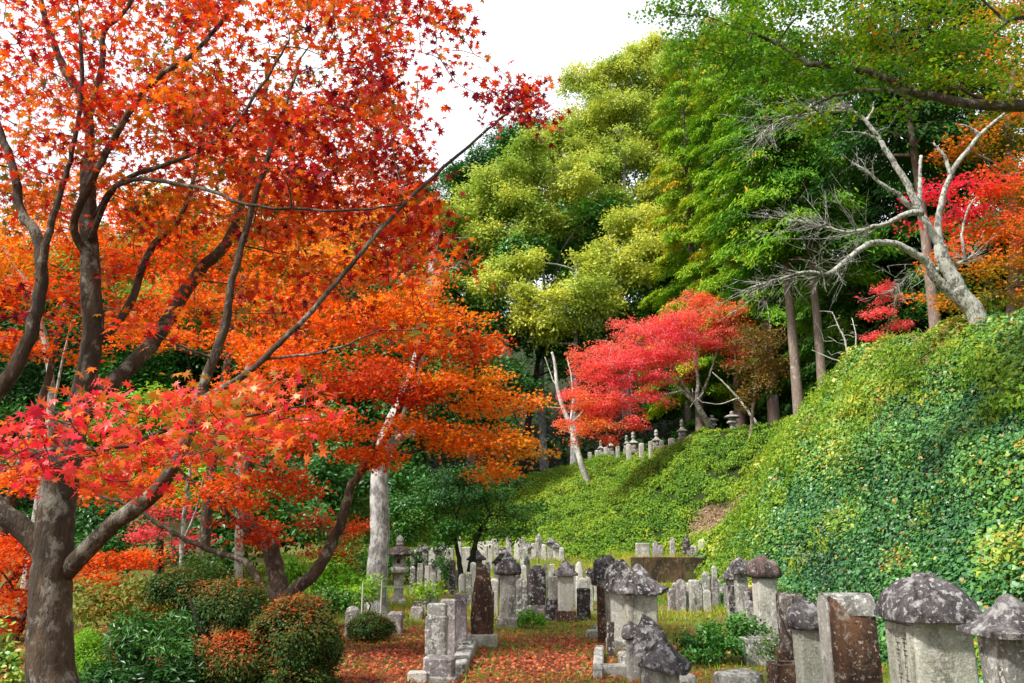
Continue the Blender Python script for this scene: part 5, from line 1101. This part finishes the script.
# ---------------- pagoda-like five-ring stones and lanterns of the upper terrace
def gorinto(root, h, sm='grey_stone'):
    stone('base', shaft_prof(-.15, .30 * h + .15, .17 * h, .17 * h, 9), sm, root, 20, .006)
    stone('drum', [(.295 * h, .12 * h, .12 * h, 2.3), (.34 * h, .155 * h, .155 * h, 2.1), (.46 * h, .155 * h, .155 * h, 2.1), (.52 * h, .11 * h, .11 * h, 2.2)], sm, root, 20, .004, step=.06)
    stone('roof', cap_prof(.515 * h, .19 * h, .19 * h, .19 * h, 'hip')[:-2] + [(.70 * h, .05 * h, .05 * h, 3)], sm, root, 28, .006, step=.06)
    stone('finial', [(.69 * h, .04 * h, .04 * h, 2), (.74 * h, .085 * h, .085 * h, 2), (.80 * h, .085 * h, .085 * h, 2), (.82 * h, .06 * h, .06 * h, 2), (.87 * h, .085 * h, .085 * h, 2), (.93 * h, .075 * h, .075 * h, 2), (1.0 * h, .01 * h, .01 * h, 2)], sm, root, 16, .003, step=.05)
for u, vt, kind, lab in [(733, 411, 'l', 'squat roofed stone lantern at the right end of the terrace row'), (713, 415, 'l', 'ball-topped stone lantern just left of the squat roofed one, by the scarlet maple trunk'),
        (683, 419, 'g', 'tall tiered stone pagoda in the middle of the terrace row'), (657, 429, 'g', 'tiered stone pagoda beside the scarlet sprig on the terrace'), (634, 431, 'g', 'tiered stone half hidden under the scarlet maple, third pagoda from the right'),
        (627, 435, 'g', 'tiered stone fourth pagoda from the right on the terrace, under scarlet leaves'), (611, 436, 'g', 'slim tiered stone fifth pagoda from the right on the terrace'), (601, 440, 'g', 'tiered stone at the far left of the terrace pagodas')]:
    d = float(np.interp(u, [570, 600, 640, 690, 715, 735], [48, 45, 41, 37, 36, 34.6])); p = B(u, d); hh = max(0.9, W(u, vt, d)[2] - p[2])
    p[2] = W(u, vt, d)[2] - min(hh, 1.7); hh = min(hh, 1.7); p[2] = min(p[2], H1(p[0], p[1]) + 0.02) ; hh = W(u, vt, d)[2] - p[2]
    root = empty('stone_lantern' if kind == 'l' else 'stone_pagoda', p, lab, 'lantern' if kind == 'l' else 'pagoda', 'terrace monuments')
    if kind == 'l': root.scale = (1.4, 1.4, 1.0)
    lantern(root, hh, 'grey_stone', 'grey_stone') if kind == 'l' else gorinto(root, hh)
ORD = ['first', 'second', 'third', 'fourth', 'fifth', 'sixth', 'seventh', 'eighth', 'ninth', 'tenth', 'eleventh', 'twelfth', 'thirteenth', 'fourteenth', 'fifteenth', 'sixteenth', 'seventeenth', 'eighteenth', 'nineteenth', 'twentieth']
for i, (u, vt, w) in enumerate([(590, 452, 4), (597, 450, 4), (606, 447, 4), (618, 446, 4), (629, 444, 5), (642, 443, 5), (651, 441, 4), (662, 440, 4), (672, 438, 6), (692, 434, 6), (703, 436, 6)]):
    d = float(np.interp(u, [570, 600, 640, 690, 715], [47, 44, 40, 36, 35])); p = B(u, d)
    pt = W(u, vt, d); p[2] = min(p[2], pt[2] - .35)
    o = stone('terrace_post', round_prof(-.2, pt[2] - p[2] + .2, w * mpx(p) / 2, w * mpx(p) / 2 * .9, .06), 'pale_stone', None, 14, .004, loc=p)
    tag(o, ORD[i] + ' short pale post from the left among the terrace pagodas', 'post', 'short posts on the terrace')

# ---------------- far rows
def row(lst, what, group, d0, names=None):
    for i, (u, vt, w, kind, mt, dd) in enumerate(lst):
        lab = f'{ORD[i]} from left in {what}'
        look = {'c': 'capped stone', 'o': 'pointed stone', 'r': 'round-topped stone', 'f': 'flat-topped stone'}[kind]
        tone = {'pale_stone': 'whitish', 'grey_stone': 'grey', 'dark_stone': 'dark', 'mauve_stone': 'mauve-grey'}[mt]
        lab = f'{tone} {look}, {lab}'
        if kind == 'c': capped(lab, u, vt, w * 1.7, w * .9, w, 'hip', d=dd, sm=mt, amp=.008, group=group)
        else: stele(lab, u, vt, w, d=dd, mat=mt, top={'o': 'obelisk', 'r': 'round', 'f': 'flat'}[kind], depth=.7, group=group, amp=.006)
g1 = 'rear rows of stones behind the lantern'
row([(413, 550, 7, 'f', 'grey_stone', 24), (419, 545, 7, 'c', 'grey_stone', 25), (425, 544, 6, 'c', 'mauve_stone', 24), (431, 548, 8, 'f', 'pale_stone', 25), (438, 543, 8, 'c', 'grey_stone', 25), (443, 541, 7, 'c', 'pale_stone', 27), (449, 548, 9, 'f', 'pale_stone', 24.5), (459, 536, 5, 'o', 'pale_stone', 26), (466, 547, 9, 'f', 'pale_stone', 27), (476, 549, 12, 'c', 'grey_stone', 23.5), (484, 545, 7, 'f', 'pale_stone', 28), (490, 544, 6, 'r', 'pale_stone', 28)],
    'rear row between lantern and glossy evergreen', g1, 25)
g2 = 'pale stones in the furthest row below the bank'
row([(481, 541, 7, 'r', 'pale_stone', 33), (489, 541, 7, 'f', 'pale_stone', 33), (495, 539, 8, 'f', 'pale_stone', 33.5), (503, 546, 9, 'c', 'grey_stone', 27), (509, 535, 7, 'o', 'grey_stone', 33), (517, 541, 6, 'r', 'pale_stone', 33), (522, 537, 7, 'r', 'grey_stone', 33), (528, 542, 7, 'c', 'pale_stone', 31.5), (534, 543, 6, 'f', 'pale_stone', 32.5), (539, 534, 8, 'o', 'grey_stone', 33), (544, 544, 5, 'r', 'pale_stone', 32), (551, 537, 7, 'c', 'pale_stone', 32.5), (557, 541, 7, 'c', 'pale_stone', 32), (562, 547, 5, 'r', 'pale_stone', 31.5)],
    'furthest pale row below the bank', g2, 33)
row([(508, 552, 10, 'c', 'grey_stone', 24), (524, 548, 8, 'f', 'grey_stone', 27), (527, 556, 7, 'o', 'grey_stone', 24), (498, 556, 8, 'c', 'grey_stone', 23)], 'scattered stones behind flat-capped pillar', 'scattered middle stones', 25)
row([(412, 566, 5, 'r', 'grey_stone', 21), (420, 563, 6, 'f', 'mauve_stone', 21.5), (427, 566, 5, 'f', 'pale_stone', 21), (434, 560, 6, 'c', 'grey_stone', 22), (452, 560, 6, 'f', 'dark_stone', 21), (473, 562, 6, 'r', 'pale_stone', 21)],
    'small front row right of lantern', 'small stones in front of the rear rows', 21)
row([(487, 562, 6, 'r', 'grey_stone', 20.5), (496, 566, 5, 'f', 'pale_stone', 20), (517, 562, 6, 'f', 'mauve_stone', 20.5), (524, 565, 6, 'r', 'pale_stone', 19), (545, 562, 6, 'o', 'grey_stone', 20.5), (552, 564, 6, 'f', 'grey_stone', 19.5), (572, 563, 6, 'r', 'mauve_stone', 21), (576, 571, 5, 'o', 'pale_stone', 18), (597, 566, 6, 'r', 'pale_stone', 19), (601, 572, 5, 'f', 'grey_stone', 17)],
    'close-packed small stones left of dark-roofed pillars', 'close-packed small stones in the middle', 20)
row([(676, 583, 6, 'r', 'grey_stone', 18), (703, 584, 5, 'f', 'dark_stone', 18), (719, 580, 6, 'r', 'grey_stone', 18.5), (728, 583, 6, 'f', 'mauve_stone', 17.5), (731, 577, 5, 'o', 'pale_stone', 18.5)],
    'small second rank by the bank foot', 'second rank of small stones at the bank foot', 18)
row([(643, 543, 14, 'f', 'pale_stone', 25.6), (656, 541, 7, 'o', 'mauve_stone', 26.0), (661, 545, 5, 'r', 'mauve_stone', 25.8), (673, 537, 6, 'o', 'grey_stone', 25.8), (687, 536, 8, 'o', 'dark_stone', 26), (694, 545, 6, 'r', 'grey_stone', 25.6), (703, 539, 8, 'r', 'pale_stone', 25.8)],
    'short row above brown retaining wall', 'stones on the bench', 28)
# brown retaining wall of the bench
xa, xb = 3.55, W(690, 570, 24.5)[0] + .4
zt = .78
wall = stone('retaining_wall', shaft_prof(-.3, zt + .33, (xb - xa) / 2, .16, 14, 0, .02), 'dark_wall', None, 48, .02, loc=((xa + xb) / 2, 24.5, 0.0), freq=2.0)
tag(wall, 'low dark brown retaining wall holding the bench of small stones', 'wall')
